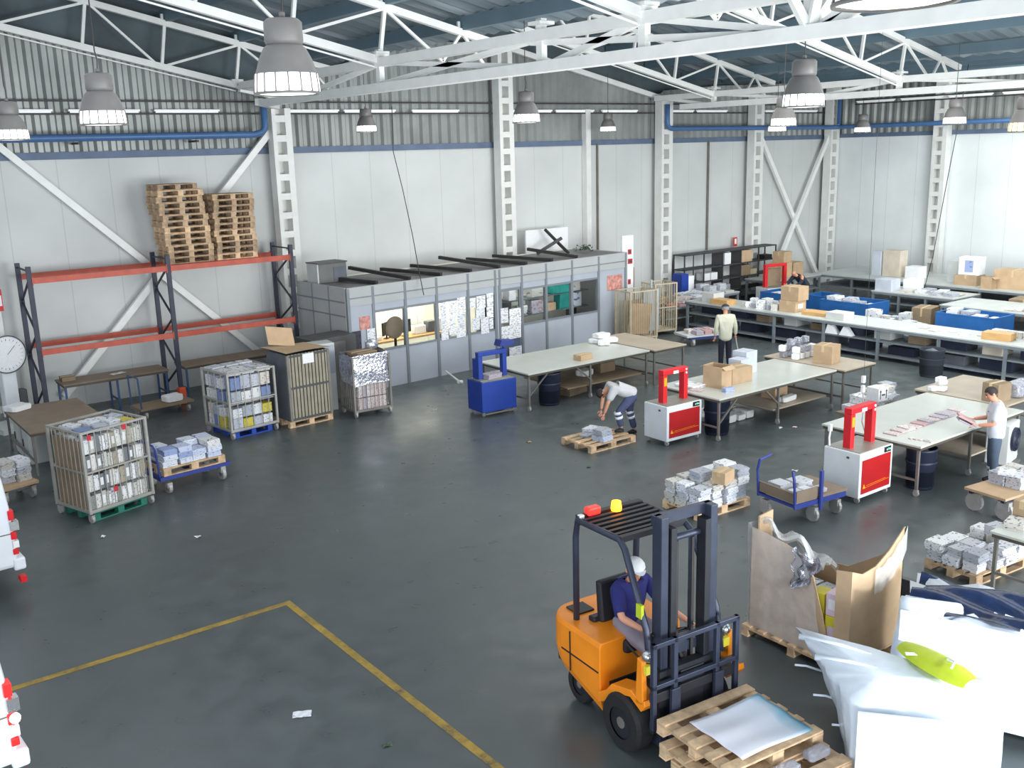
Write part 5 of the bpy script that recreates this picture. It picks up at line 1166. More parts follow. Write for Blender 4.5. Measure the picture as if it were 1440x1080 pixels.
# ================================================================ forklift
fk = thing('forklift', 'orange forklift with dark mast and roof guard, carrying its driver', 'forklift', (6.72, 6.44, 0), math.radians(174.5))
def fp(name, mb, m, bev=0., sm=False, par=None): return mb.build(name, m, par or fk, sm, bev)
# rear body: rounded counterweight in plan, side panels
def plan(w, y0, y1, r=.3, n=6):
    pts = [(w, y1), (-w, y1)]
    for k in range(n + 1): a = PI + PI / 2 * k / n; pts.append((-w + r + r * math.cos(a), y0 + r + r * math.sin(a)))
    for k in range(n + 1): a = -PI / 2 + PI / 2 * k / n; pts.append((w - r + r * math.cos(a), y0 + r + r * math.sin(a)))
    return pts
p = MB(); pl = plan(.54, -1.42, -.42); n = len(pl); vs = []
for z, s, yo in ((.36, .93, .1), (.46, .98, .04), (.6, 1., 0), (.9, 1., 0), (.95, .97, .01)):
    for x, y in pl: vs.append((x * s, (y if y > -.5 else y + yo), z if y < -.5 else (z if z > .55 else z - .18)))
fs = [(j * n + i, j * n + (i + 1) % n, (j + 1) * n + (i + 1) % n, (j + 1) * n + i) for j in range(4) for i in range(n)]
p.add(vs, fs + [tuple(range(n)), tuple(4 * n + i for i in range(n))]); fp('counterweight_body', p, 'fork_orange', .012)
for s in (-1, 1):
    p = MB(); p.box(s * .545 - .004, s * .545 + .004, -1.1, -.44, .618, .632); p.box(s * .545 - .004, s * .545 + .004, -.95, -.935, .42, .88); fp('panel_seam', p, 'fork_dark')
    p = MB(); p.prism([(-.42, .25), (.34, .25), (.34, .5), (.3, .56), (-.3, .5), (-.42, .5)], 'x', s * .54 - .1, s * .54); fp('fender', p, 'fork_orange', .01) if False else None
    p = MB(); p.prism([(-.43, .42), (-.3, .5), (-.2, .62), (.1, .7), (.26, .64), (.32, .68), (.33, .62), (.27, .54), (.1, .62), (-.16, .54), (-.26, .4), (-.43, .3)], 'x', s * .56 - .2, s * .56); fp('fender', p, 'fork_orange', .008)
    p = MB(); p.prism([(.18, .6), (.3, .62), (.28, 1.08), (.21, 1.1)], 'x', s * .56 - .06, s * .56); fp('dash_side', p, 'fork_orange', .01)
p = MB(); p.box(-.4, .4, -.42, .36, .3, .42); p.box(-.4, .4, .26, .36, .42, .95); p.box(-.42, .42, -1.35, -.4, .35, .5); fp('floor_plate', p, 'fork_dark')
p = MB(); p.box(-.3, .3, -.95, -.84, .93, 1.0); fp('battery_hood', p, 'fork_dark', .02)
p = MB(); p.box(.12, .34, -1.3, -1.08, .94, .97); fp('hood_vent', p, 'fork_dark')
p = MB(); p.box(-.24, .24, -.86, -.36, .76, .92); fp('seat', p, 'fork_dark', .04)
p = MB(); p.prism([(-.88, .86), (-.78, .86), (-.84, 1.4), (-.92, 1.4)], 'x', -.23, .23); fp('seat_back', p, 'fork_dark', .03)
p = MB(); p.tube([(.17 * math.cos(a), .08 + .17 * math.sin(a), 1.14 + .08 * math.sin(a)) for a in [2 * PI * k / 20 for k in range(21)]], .014, 6); p.tube([(0, .3, .8), (0, .08, 1.14)], .03, 8); p.bar((-.16, .08, 1.14), (.16, .08, 1.14), .02); fp('steering_wheel', p, 'black_steel')
for s in (-1, 1):
    def wheel(y, r, w, x):
        p = MB(); p.lathe([(r * .55, -w / 2), (r * .92, -w / 2), (r, -w * .32), (r, w * .32), (r * .92, w / 2), (r * .55, w / 2)], 28); p.v = [Vector((v.z + x, v.x + y, v.y + r)) for v in p.v]; o = fp('wheel', p, 'rubber', 0, False)
        p = MB(); p.cyl((x - w * .42, y, r), (x + w * .42, y, r), r * .56, 20); h = p.build('hub', 'fork_dark', o); p = MB()
        p.cyl((x + (w * .46 if x > 0 else -w * .46), y, r), (x + (w * .4 if x > 0 else -w * .4), y, r), r * .2, 12); p.build('hub_cap', 'leg_grey', o)
    wheel(.0, .3, .22, s * .5); wheel(-.95, .21, .15, s * .36)
# roof guard
p = MB()
for s in (-1, 1):
    p = MB(); p.tube([(s * .46, .3, .9), (s * .45, .22, 1.35), (s * .43, -.14, 2.06), (s * .42, -.24, 2.13), (s * .42, -.95, 2.11), (s * .41, -1.0, 1.9), (s * .4, -1.02, .93)], .035, 8)
    fp('guard_post', p, 'fork_steel', 0, True)
p = MB(); p.box(-.42, .42, -.95, -.22, 2.1, 2.115); p.bar((-.42, -.24, 2.13), (.42, -.24, 2.13), .06); p.bar((-.42, -.95, 2.11), (.42, -.95, 2.11), .07, .1)
for k in range(6): y = -.34 - .1 * k; p.bar((-.42, y, 2.13), (.42, y, 2.13), .045, .04)
fp('guard_roof', p, 'fork_dark')
fp('yellow_sticker', MB().box(.45, .485, .1, .18, 1.46, 1.6), 'lime')
# lamps on the guard
b_ = MB(); b_.lathe([(.055, 0), (.06, .03), (.05, .1), (.001, .12)], 14); b_.v = [v + Vector((-.02, -.86, 2.15)) for v in b_.v]; fp('beacon', b_, 'beacon', 0, True)
fp('rear_lamp', MB().box(.16, .32, -.98, -.88, 2.14, 2.23), 'lamp_red', .02); fp('work_lamp', MB().box(.36, .42, -.96, -.9, 2.1, 2.17), 'label_white', .01)
for s in (-1, 1):
    q = MB(); q.ball((s * .5, .3, 1.13), .06, 12, 8); fp('headlight', q, 'chrome', 0, True); fp('turn_lamp', MB().box(s * .5 - .04, s * .5 + .04, .28, .33, .95, 1.04), 'yellow_box')
_fp = fp
MDY, MDX = -.26, .0
def fp(name, mb, m, bev=0., sm=False, par=None):
    mb.v = [v + Vector((MDX, MDY, 0)) for v in mb.v]; return _fp(name, mb, m, bev, sm, par)
# mast
MT = 2.5
for s in (-1, 1):
    fp('mast_rail', MB().box(s * .31 - .045, s * .31 + .045, .44, .58, .1, MT), 'fork_steel', .008)
    fp('inner_rail', MB().box(s * .215 - .035, s * .215 + .035, .47, .6, .15, MT - .12), 'fork_dark', .006)
    fp('lift_cylinder', MB().cyl((s * .16, .42, .2), (s * .16, .42, 2.2), .03, 10), 'fork_steel', 0, True)
for z_ in (MT - .1, 1.0, .2): fp('mast_crossbar', MB().box(-.36, .36, .43, .49, z_, z_ + .1), 'fork_steel')
p = MB(); p.tube([(-.25, .5, 2.18), (-.2, .5, 2.24), (.2, .5, 2.24), (.25, .5, 2.18)], .035, 8); fp('inner_crossbar', p, 'fork_steel', 0, True)
for s in (-1, 1): fp('lift_chain', MB().box(s * .1 - .015, s * .1 + .015, .5, .515, .5, 2.2), 'dark_steel')
# carriage, backrest and forks
p = MB()
for x in (-.53, -.27, .27, .53): p.box(x - .025, x + .025, .66, .71, .42, 1.32)
p.box(-.555, .555, .66, .71, 1.27, 1.32); p.box(-.555, .555, .66, .71, .84, .89); fp('load_backrest', p, 'fork_steel', .006)
p = MB(); p.box(-.53, .53, .62, .68, .36, .48); p.box(-.53, .53, .62, .68, .68, .78); p.box(-.15, .15, .6, .64, .4, .9); fp('carriage', p, 'fork_dark', .006)
for s in (-1, 1): p = MB(); p.box(s * .28 - .055, s * .28 + .055, .69, .73, .3, .8); p.box(s * .28 - .055, s * .28 + .055, .69, 1.5, .0, .03) if False else None; p.box(s * .28 - .055, s * .28 + .055, .69, .78, .26, .31); fp('fork_arm', p, 'fork_steel', .005)
fp('white_tag', MB().box(-.06, .02, .735, .74, .45, .52), 'label_white')
fp = _fp
p = MB(); p.tube([(.3, -.3, .95), (.33, .0, .9), (.3, .2, 1.1)], .012, 6); p.tube([(.36, .1, .95), (.36, .2, 1.25)], .012, 6); p.ball((.36, .2, 1.27), .025, 8, 6); fp('lever', p, 'black_steel')
# ================================================================ people
def skin_mesh(J, E, sub=2, root=None):
    """J: name -> (point, radius); E: joint pairs. One continuous tapered surface."""
    names = list(J); idx = {k: i for i, k in enumerate(names)}
    me = bpy.data.meshes.new('tmp'); me.from_pydata([tuple(J[k][0]) for k in names], [(idx[a], idx[b]) for a, b in E], [])
    o = bpy.data.objects.new('tmp', me); C.objects.link(o)
    o.modifiers.new('skin', 'SKIN'); sk = me.skin_vertices[0].data
    for k in names:
        r = J[k][1]; sk[idx[k]].radius = r if isinstance(r, tuple) else (r, r); sk[idx[k]].use_root = (k == (root or names[0]))
    md = o.modifiers.new('sub', 'SUBSURF'); md.levels = sub; md.render_levels = sub
    dg = bpy.context.evaluated_depsgraph_get(); ev = o.evaluated_get(dg); out = bpy.data.meshes.new_from_object(ev)
    bpy.data.objects.remove(o); bpy.data.meshes.remove(me); return out
def join(meshes, name, m):
    bm = bmesh.new()
    for x in meshes: bm.from_mesh(x)
    me = bpy.data.meshes.new(name); bm.to_mesh(me); bm.free(); me.materials.clear(); me.materials.append(M(m))
    for p in me.polygons: p.use_smooth = True; p.material_index = 0
    return me
def child(me, name, parent):
    o = bpy.data.objects.new(name, me); C.objects.link(o); o.parent = parent; return o
def hand_meshes(wrist, d, up, side, curl=.5, s=1.):
    """palm and five bent fingers; d = along the hand, up = back of the hand, side = towards the thumb"""
    d, up, side = Vector(d).normalized(), Vector(up).normalized(), Vector(side).normalized(); w = Vector(wrist); out = []
    J = {'a': (w, (.026 * s, .02 * s)), 'b': (w + d * .05 * s, (.038 * s, .017 * s)), 'c': (w + d * .09 * s, (.04 * s, .015 * s))}
    out.append(skin_mesh(J, [('a', 'b'), ('b', 'c')], 1))
    for k, L_ in enumerate((.072, .082, .076, .06)):
        o = w + d * .082 * s + side * (.03 - .02 * k) * s; a1 = curl * .6; a2 = curl * 1.5
        p1 = o + (d * math.cos(a1) - up * math.sin(a1)) * L_ * .5 * s; p2 = p1 + (d * math.cos(a2) - up * math.sin(a2)) * L_ * .5 * s
        out.append(skin_mesh({'a': (o, .0095 * s), 'b': (p1, .0088 * s), 'c': (p2, .0075 * s)}, [('a', 'b'), ('b', 'c')], 1))
    o = w + d * .03 * s + side * .03 * s; p1 = o + (d * .6 + side * .7).normalized() * .035 * s; p2 = p1 + (d * .9 + side * .2 - up * .3 * curl).normalized() * .032 * s
    out.append(skin_mesh({'a': (o, .011 * s), 'b': (p1, .0105 * s), 'c': (p2, .009 * s)}, [('a', 'b'), ('b', 'c')], 1)); return out
def person(label, loc_, rz, P, shirt, trousers, hair, sleeve='long', sh_len=0., grp=None, hands=True, hat=None, bald=False, headdir=None, bands=None, jk=1.):
    """P holds joint points in the figure's own frame: +y is the way it faces, x to its right"""
    t = thing('person', label, 'person', loc_, rz)
    V = {k: Vector(v) for k, v in P.items()}
    fw = Vector(headdir or (0, 1, 0)).normalized(); hd = V['head']; nk = V['neck']
    hup = (hd - nk).normalized(); sd = fw.cross(hup).normalized(); fw = hup.cross(sd).normalized()
    J = {'pelvis': (V['pelvis'], (.1, .08)), 'waist': (V['waist'], (.1, .078)), 'chest': (V['chest'], (.125, .09)), 'neckb': (V['chest'].lerp(nk, .75), (.075, .07)), 'neck': (nk, (.055, .056)),
         'jaw': (nk.lerp(hd, .45) + fw * .035, (.062, .072)), 'head': (hd + fw * .01, (.076, .09)), 'crown': (hd + hup * .075, (.06, .07))}
    E = [('pelvis', 'waist'), ('waist', 'chest'), ('chest', 'neckb'), ('neckb', 'neck'), ('neck', 'jaw'), ('jaw', 'head'), ('head', 'crown')]
    for s in 'LR':
        J['sh' + s] = (V['sh' + s], .06); J['el' + s] = (V['el' + s], .042); J['fa' + s] = (V['el' + s].lerp(V['wr' + s], .35), .041); J['wr' + s] = (V['wr' + s], .028)
        J['hp' + s] = (V['hp' + s], .07); J['kn' + s] = (V['kn' + s], .062); J['cf' + s] = (V['kn' + s].lerp(V['an' + s], .3), .058); J['an' + s] = (V['an' + s], .04)
        E += [('chest', 'sh' + s), ('sh' + s, 'el' + s), ('el' + s, 'fa' + s), ('fa' + s, 'wr' + s), ('pelvis', 'hp' + s), ('hp' + s, 'kn' + s), ('kn' + s, 'cf' + s), ('cf' + s, 'an' + s)]
    ms = [skin_mesh(J, E, 2, 'pelvis')]
    if hands:
        for s in 'LR':
            d = (V['wr' + s] - V['el' + s]).normalized(); inn = Vector((1 if s == 'L' else -1, 0, 0)); up = -inn; side = Vector((0, 1, 0))
            side = (side - d * side.dot(d)); side = side.normalized() if side.length > .2 else Vector((0, 0, 1)); up = side.cross(d) if s == 'R' else d.cross(side)
            ms += hand_meshes(V['wr' + s], d, up, side, .6)
    # ears and nose join the body surface
    for s in (-1, 1):
        q = MB(); q.ball(hd + sd * s * .082 - fw * .012 - hup * .015, .026, 8, 6, .45, .8, 1.1); ms.append(q.mesh('ear', 'skin'))
    q = MB(); nz = hd + fw * .095 - hup * .02; q.tube([nz + hup * .035 - fw * .012, nz + fw * .012 - hup * .004, nz - hup * .012 - fw * .01], [.009, .016, .011], 8); ms.append(q.mesh('nose', 'skin'))
    child(join(ms, 'body', 'skin'), 'body', t)
    for s in (-1, 1): q = MB(); q.ball(hd + fw * .09 + sd * s * .032 + hup * .012, .011, 8, 6); q.build('eye', 'eye_dark', t, True)
    q = MB(); q.tube([hd + fw * .092 - hup * .062 + sd * a for a in (-.022, 0, .022)], .006, 6); q.build('mouth', 'lips', t)
    # hair cap over the skull
    q = MB()
    def cap(u, v):
        a = 2 * PI * u; ph = (PI * .56) * v; k = 1.0 if math.cos(a) < .35 else .62
        ph2 = ph * (1.12 if math.cos(a) < -.2 else k); r_ = .098
        return hd + hup * (.012 + r_ * 1.12 * math.cos(ph2)) + (fw * math.cos(a) * 1.08 + sd * math.sin(a) * .92) * r_ * math.sin(ph2)
    q.grid(cap, 20, 8)
    if not bald: q.build('hair', hair, t, True)
    if hat:
        q = MB(); q.grid(lambda u, v: hd + hup * (.03 + .1 * math.cos(1.35 * v)) + (fw * math.cos(2 * PI * u) * 1.1 + sd * math.sin(2 * PI * u)) * .108 * math.sin(1.35 * v), 18, 6)
        q.grid(lambda u, v: hd + hup * .05 + sd * (u - .5) * .15 + fw * (.1 + .07 * v * (1 - (2 * u - 1) ** 2)), 8, 3); q.build('cap', hat, t, True)
    # garments: own continuous shells
    k = 1.16 * jk
    SJ = {'lo': (V['pelvis'] + (V['pelvis'] - V['waist']).normalized() * sh_len, (.128 * k, .108 * k)), 'waist': (V['waist'], (.135 * k, .112 * k)), 'chest': (V['chest'], (.155 * k, .12 * k)), 'nk': (V['chest'].lerp(nk, .86), (.078, .074))}
    SE = [('lo', 'waist'), ('waist', 'chest'), ('chest', 'nk')]
    for s in 'LR':
        e = V['sh' + s].lerp(V['el' + s], .92) if sleeve == 'short' else V['el' + s]
        SJ['sh' + s] = (V['sh' + s], .088 * jk); SJ['el' + s] = (e, .072 if sleeve == 'short' else .062); SE += [('chest', 'sh' + s), ('sh' + s, 'el' + s)]
        if sleeve == 'long': SJ['wr' + s] = (V['el' + s].lerp(V['wr' + s], .92), .046); SE += [('el' + s, 'wr' + s)]
    child(join([skin_mesh(SJ, SE, 2, 'waist')], 'shirt', shirt), 'shirt', t)
    TJ = {'waist': (V['pelvis'].lerp(V['waist'], .35), (.145, .115)), 'pelvis': (V['pelvis'], (.15, .122))}; TE = [('waist', 'pelvis')]
    for s in 'LR':
        TJ['hp' + s] = (V['hp' + s], .108); TJ['kn' + s] = (V['kn' + s], .082); TJ['an' + s] = (V['an' + s] + (V['kn' + s] - V['an' + s]).normalized() * .03, .07); TE += [('pelvis', 'hp' + s), ('hp' + s, 'kn' + s), ('kn' + s, 'an' + s)]
    child(join([skin_mesh(TJ, TE, 2, 'pelvis')], 'trousers', trousers), 'trousers', t)
    if bands:
        for s in 'LR':
            for f in bands:
                c_ = V['kn' + s].lerp(V['an' + s], f); d = (V['an' + s] - V['kn' + s]).normalized(); q = MB(); q.cyl(c_ - d * .026, c_ + d * .026, .084 - .012 * f, 18); q.build('reflective_band', 'reflective', t, True)
    for s in 'LR':
        a_ = V['an' + s]; f_ = Vector(P.get('toe' + s, (0, 1, 0))).normalized(); z0 = a_.z - .085
        q = {'heel': (a_ - f_ * .05 + Vector((0, 0, -.045)), (.042, .04)), 'mid': (a_ + f_ * .06 + Vector((0, 0, -.045)), (.048, .04)), 'toe': (a_ + f_ * .16 + Vector((0, 0, -.055)), (.042, .03)), 'ank': (a_, .05)}
        child(join([skin_mesh(q, [('heel', 'mid'), ('mid', 'toe'), ('mid', 'ank')], 2, 'mid')], 'shoe', 'shoe_dark'), 'shoe', t)
    return t
STAND = dict(pelvis=(0, 0, .95), waist=(0, .0, 1.12), chest=(0, .01, 1.33), neck=(0, .03, 1.5), head=(0, .06, 1.63), shL=(-.19, 0, 1.4), shR=(.19, 0, 1.4), elL=(-.25, -.03, 1.12), elR=(.25, -.03, 1.12), wrL=(-.26, .06, .88), wrR=(.26, .06, .88),
             hpL=(-.09, 0, .9), hpR=(.09, 0, .9), knL=(-.1, .02, .49), knR=(.1, .02, .49), anL=(-.11, -.02, .09), anR=(.11, -.02, .09))
def face(dx, dy): return math.atan2(-dx, dy)
# worker at the right table, in profile
P = dict(STAND); P.update(head=(0, .12, 1.62), neck=(0, .05, 1.5), elL=(-.24, .1, 1.13), elR=(.24, .1, 1.13), wrL=(-.14, .32, 1.08), wrR=(.14, .34, 1.12))
person('worker in a white short sleeved top and slate trousers sorting magazines at the right table', (16.5, 8.12, 0), face(-.62, .78), P, 'shirt_pale', 'trouser_slate', 'hair_dark', 'short', .17, bands=(.55, .8), headdir=(0, 1, -.35), jk=1.22)
for i in range(2):
    q = Vector((16.5, 8.12, 0)) + Matrix.Rotation(face(-.62, .78), 3, 'Z') @ Vector((-.02 + .01 * i, .5, 1.08 + .07 * i)); o = parcel('parcel_print', q.x, q.y, q.z, .24, .3, .03, face(-.62, .78), 'printed magazine held by the worker at the right table', 'magazines held by the worker', 'magazine', 'magazine'); o.rotation_euler.x = .45
# standing man seen from behind
P = dict(STAND); P.update(elR=(.27, .02, 1.12), wrR=(.29, .12, .9))
person('man in a beige jacket and dark trousers standing with his back to the viewer', (20.2, 17.35, 0), face(.62, .78), P, 'jacket_beige', 'trouser_black', 'hair_grey', 'long', .2, hat='coat_dark', jk=1.25)
t = thing('walking_stick', 'thin grey stick held by the man in the beige jacket', 'stick', (0, 0, 0)); q = Vector((20.2, 17.35, 0)) + Matrix.Rotation(face(.62, .78), 3, 'Z') @ Vector((.31, .2, .82)); p = MB(); p.tube([q, q + Vector((.12, -.12, -.8))], .014, 6); p.build('shaft', 'pale_grey', t); p = MB(); p.tube([q + Vector((-.05, .02, .02)), q + Vector((.05, -.02, .02))], .018, 6); p.build('grip', 'black_steel', t)
# bent worker: faces -x
P = dict(pelvis=(0, -.05, .93), waist=(0, .1, 1.02), chest=(0, .32, 1.08), neck=(0, .46, 1.03), head=(0, .58, .97), shL=(-.19, .36, 1.08), shR=(.19, .36, 1.08), elL=(-.24, .5, .82), elR=(.24, .5, .82), wrL=(-.15, .56, .57), wrR=(.15, .56, .57),
         hpL=(-.1, -.05, .88), hpR=(.1, -.05, .88), knL=(-.17, .28, .58), knR=(.17, -.05, .5), anL=(-.17, .2, .235), anR=(.18, -.16, .09))
person('worker in a grey top and navy trousers with reflective bands bending over a pallet', (13.9, 14.46, 0), face(-.86, .5), P, 'shirt_grey', 'trouser_blue', 'hair_dark', 'short', .08, jk=1.2, bands=(.02, .3), headdir=(0, .4, -1))
# dark clothed worker leaning far at the back
P = dict(STAND); P.update(pelvis=(0, -.1, .95), waist=(0, .02, 1.1), chest=(0, .2, 1.25), neck=(0, .36, 1.34), head=(0, .46, 1.43), shL=(-.19, .24, 1.3), shR=(.19, .24, 1.3), elL=(-.27, .42, 1.08), elR=(.27, .42, 1.08), wrL=(-.2, .62, 1.02), wrR=(.2, .62, 1.02))
person('balding worker in a dark coat leaning over a blue bin at the far back', (29.2, 21.6, 0), face(-.9, .1), P, 'coat_dark', 'trouser_black', 'hair_grey', 'long', .14, headdir=(.5, .7, -.4), bald=True, jk=1.2)
# forklift driver, in the forklift frame
P = dict(pelvis=(0, -.45, 1.1), waist=(0, -.43, 1.26), chest=(0, -.38, 1.45), neck=(.02, -.33, 1.61), head=(.03, -.29, 1.73), shL=(-.19, -.38, 1.52), shR=(.19, -.38, 1.52), elL=(-.27, -.2, 1.28), elR=(.27, -.2, 1.28), wrL=(-.16, .05, 1.2), wrR=(.16, .03, 1.2),
         hpL=(-.1, -.42, 1.06), hpR=(.1, -.42, 1.06), knL=(-.15, .0, 1.0), knR=(.15, .0, 1.0), anL=(-.15, .14, .56), anR=(.15, .14, .56))
P.update(elL=(-.3, -.16, 1.26), wrL=(-.4, .07, 1.16))
for k in P: P[k] = (P[k][0], P[k][1] - (.2 if k[:2] not in ('an', 'kn') else .0), P[k][2] - (.1 if k[:2] != 'an' else .03))
d_ = person('forklift driver in a navy top, grey trousers and pale cap behind the mast', fk.location, fk.rotation_euler.z, P, 'shirt_navy', 'trouser_grey', 'hair_grey', 'short', .0, hat='label_white', headdir=(.2, 1, -.15))
# ================================================================ far right: counters, shelves, bins, boxes
def counter(name, label, x0, x1, y0, y1, h, legs, top='bench_top', shelves=(.38,), edge='bench_grey', leg='bench_grey', along='y', cat='counter'):
    t = thing(name, label, cat, ((x0 + x1) / 2, (y0 + y1) / 2, 0)); w, d = (x1 - x0) / 2, (y1 - y0) / 2
    MB().box(-w, w, -d, d, h - .03, h).build('table_top', top, t)
    p = MB(); p.box(-w, w, -d, -d + .03, h - .1, h - .03); p.box(-w, w, d - .03, d, h - .1, h - .03); p.box(-w, -w + .03, -d, d, h - .1, h - .03); p.box(w - .03, w, -d, d, h - .1, h - .03); p.build('frame_rails', edge, t)
    for z in shelves: MB().box(-w + .05, w - .05, -d + .05, d - .05, z, z + .04).build('shelf', edge, t)
    for k in range(legs):
        f = k / (legs - 1)
        for s in (-1, 1):
            x, y = (s * (w - .06), -d + .06 + f * (2 * d - .12)) if along == 'y' else (-w + .06 + f * (2 * w - .12), s * (d - .06))
            MB().box(x - .035, x + .035, y - .035, y + .035, 0, h - .03).build('leg', leg, t)
    return t
counter('sorting_counter', 'long front counter of the far right area with shelves beneath', 23.95, 25.25, 8.2, 22.3, .92, 9, shelves=(.12, .5))
counter('sorting_counter', 'counter along the back wall behind the red arch', 29.3, 32.15, 22.95, 24.3, .95, 4, along='x', shelves=(.42,))
counter('sorting_counter', 'wide counter along the right wall with boxes on top', 32.2, 35.0, 13.5, 23.4, .95, 7, shelves=(.5,))
counter('sorting_counter', 'middle grey counter with stacked papers before the right wall counter', 29.95, 31.5, 16.4, 19.4, .9, 4, shelves=(.15, .5))
counter('sorting_counter', 'grey counter carrying paper sheets at the right edge, behind the blue bin', 28.7, 30.6, 11.5, 16.2, .9, 4, shelves=(.3,))
counter('sorting_counter', 'small grey table under paper stacks at the left end of the front counter', 24.7, 26.9, 22.5, 23.6, .9, 2, along='x', shelves=(.45,))
# black shelf unit at the back wall
t = thing('shelving_unit', 'long dark metal shelving along the back wall right of the column', 'shelves', (28.75, 24.72, 0))
for z in (.12, .55, 1.0, 1.5, 2.02): MB().box(-2.55, 2.55, -.28, .28, z, z + .04).build('shelf', 'shelf_dark', t)
for k in range(6):
    for s in (-1, 1): x = -2.53 + k * 1.012; MB().box(x - .02, x + .02, s * .26 - .02, s * .26 + .02, 0, 2.06).build('upright', 'shelf_dark', t)
    if k in (2, 3): MB().box(-2.53 + k * 1.012 - .012, -2.53 + k * 1.012 + .012, -.25, .25, .1, 2.0).build('divider', 'cabinet_dark', t)
MB().box(-2.55, 1.5, .26, .28, .1, 2.02).build('back_sheet', 'pale_grey', t)
sx = lambda u, z, dy=0: (28.75 + u, 24.68 + dy, z + .041)
def sbox(u, z, s, m, lab, rz=0): o = carton(*sx(u, z), *s, rz, lab, m=m, tape=False); return o
sbox(-.2, 1.5, (.34, .4, .42), 'label_white', 'white stack on the upper level of the dark shelving'); sbox(.86, 1.5, (.6, .42, .44), 'cardboard', 'brown carton on the upper level of the dark shelving'); sbox(.82, 1.0, (.54, .42, .38), 'cardboard_dark', 'darker brown carton on the middle level of the dark shelving')
sbox(-1.3, 1.0, (.34, .36, .26), 'label_white', 'left white box on the middle level of the dark shelving'); sbox(-.9, 1.0, (.34, .36, .26), 'label_white', 'right white box on the middle level of the dark shelving'); sbox(2.15, 1.5, (.45, .36, .16), 'black_steel', 'small black box at the right of the upper shelf level'); sbox(1.29, 1.0, (.36, .4, .2), 'slat_tan', 'long pale box on the middle level of the dark shelving')
for i in range(5): parcel('parcel', [26.55, 26.95, 27.55, 27.95, 28.6][i], 24.68, .591, .34, .3, .2, 0, 'pale parcel on the lower level of the dark shelving', 'parcels on the low shelf')
t = thing('storage_cabinet', 'blue and white cabinet beside the column at the left end of the dark shelving', 'cabinet', (25.75, 24.1, 0), -.1); MB().box(-.26, .05, -.25, .25, .65, 1.5).build('blue_side', 'machine_blue', t); MB().box(.05, .3, -.25, .25, .65, 1.42).build('white_side', 'label_white', t); MB().box(-.26, .3, -.25, .25, 0, .65).build('base', 'board_brown', t)
# wooden pallets on edge beside the column
for i in range(5): o = pallet(24.5 + .02 * i, 24.2, .02 + .15 * i, .1 * i, 'wooden pallet in the low stack beside the white column at the back', 'pallets beside the column', PALO, .62, .8)
o = carton(23.85, 24.95, 0, .45, .4, .95, 0, 'brown carton standing behind the wire carts', m='cardboard_dark', tape=False)
# wire carts
cage('wire_cart', 'wire cart with cardboard inside, nearest the office right end', 21.3, 21.85, -.12, 1.0, .75, 1.62, .12, 12, 'slat_tan', True, False)
o = MB().box(-.4, .4, -.02, .02, 0, .95).build('cardboard_sheet', 'cardboard'); o.location = (21.32, 21.8, .24); o.rotation_euler = (.1, .1, -.12); tag(o, 'brown cardboard standing inside the wire cart', 'cardboard')
o = MB().box(-.36, .36, -.02, .02, 0, 1.1).build('cardboard_sheet', 'cardboard_dark'); o.location = (21.36, 22.02, .17); o.rotation_euler = (.0, 0, -.12); tag(o, 'darker cardboard behind the first sheet in the wire cart', 'cardboard')
cage('wire_cart', 'empty tan wire cart right of the cardboard filled one', 22.75, 22.3, -.2, .8, .75, 1.66, .12, 9, 'slat_tan', True, True)
o = MB().box(-.03, .03, -.02, .02, 0, 1.7).box(-.3, .3, -.012, .012, .1, 1.4).build('clear_panel', 'office_panel'); o.location = (22.05, 21.95, .13); o.rotation_euler = (0, 0, -.1); tag(o, 'pale grey panel standing between the two wire carts', 'panel')
# low trolley behind the standing man
t = thing('platform_trolley', 'low blue trolley with flat parcels behind the beige jacketed man', 'trolley', (22.6, 20.2, 0), -.3); MB().box(-.85, .6, -.4, .4, .28, .34).build('deck', 'pale_grey', t); MB().box(-.7, .5, -.34, .34, .2, .28).build('chassis', 'blue_trim', t)
for x, y in ((-.6, -.3), (-.6, .3), (.45, -.3), (.45, .3)): caster(t, x, y, .1, .06, 'wheel')
for i in range(6): parcel('parcel_print', 22.1 + .28 * (i % 3), 20.05 + .32 * (i // 3) - .08 * (i % 3), .342, .24, .28, .12, -.3, 'pinkish flat parcel on the low blue trolley behind the standing man', 'parcels on the far blue trolley')
t = thing('side_table', 'low grey rack with red cloth and parcels at the left end of the front counter', 'rack', (23.95, 22.85, 0), -.1)
for z in (.3, .62): MB().box(-.55, .6, -.3, .3, z, z + .04).build('shelf', 'bench_grey', t)
for x in (-.5, .55):
    for y in (-.26, .26): MB().box(x - .02, x + .02, y - .02, y + .02, 0, .7).build('leg', 'shelf_dark', t)
p = MB(); p.grid(lambda u, v: (-.3 + .6 * u, -.2 + .4 * v, .08 + .05 * math.sin(6 * u + 3 * v)), 8, 6); o = p.build('red_cloth', 'cloth_red', None, True); o.location = (23.95, 22.9, .63); tag(o, 'crumpled red cloth on the low rack at the counter end', 'cloth')
for i in range(3): parcel('parcel_print', 24.3 + .1 * i, 22.85, .661 + .1 * i, .4, .36, .095, .1 * i, 'reddish parcel beside the red cloth on the low rack', 'parcels beside the red cloth')
# paper stacks left end of counter
for i in range(12):
    x, y = 24.98 + .5 * (i % 4), 22.7 + .34 * (i // 4); parcel('parcel', x, y, .902, .46, .34, U(.05, .12) + (.16 if i in (6, 7, 10) else 0), U(-.2, .2), 'flat grey paper stack at the left end of the front counter', 'paper stacks left of the counter', 'paper_stack', 'papers')
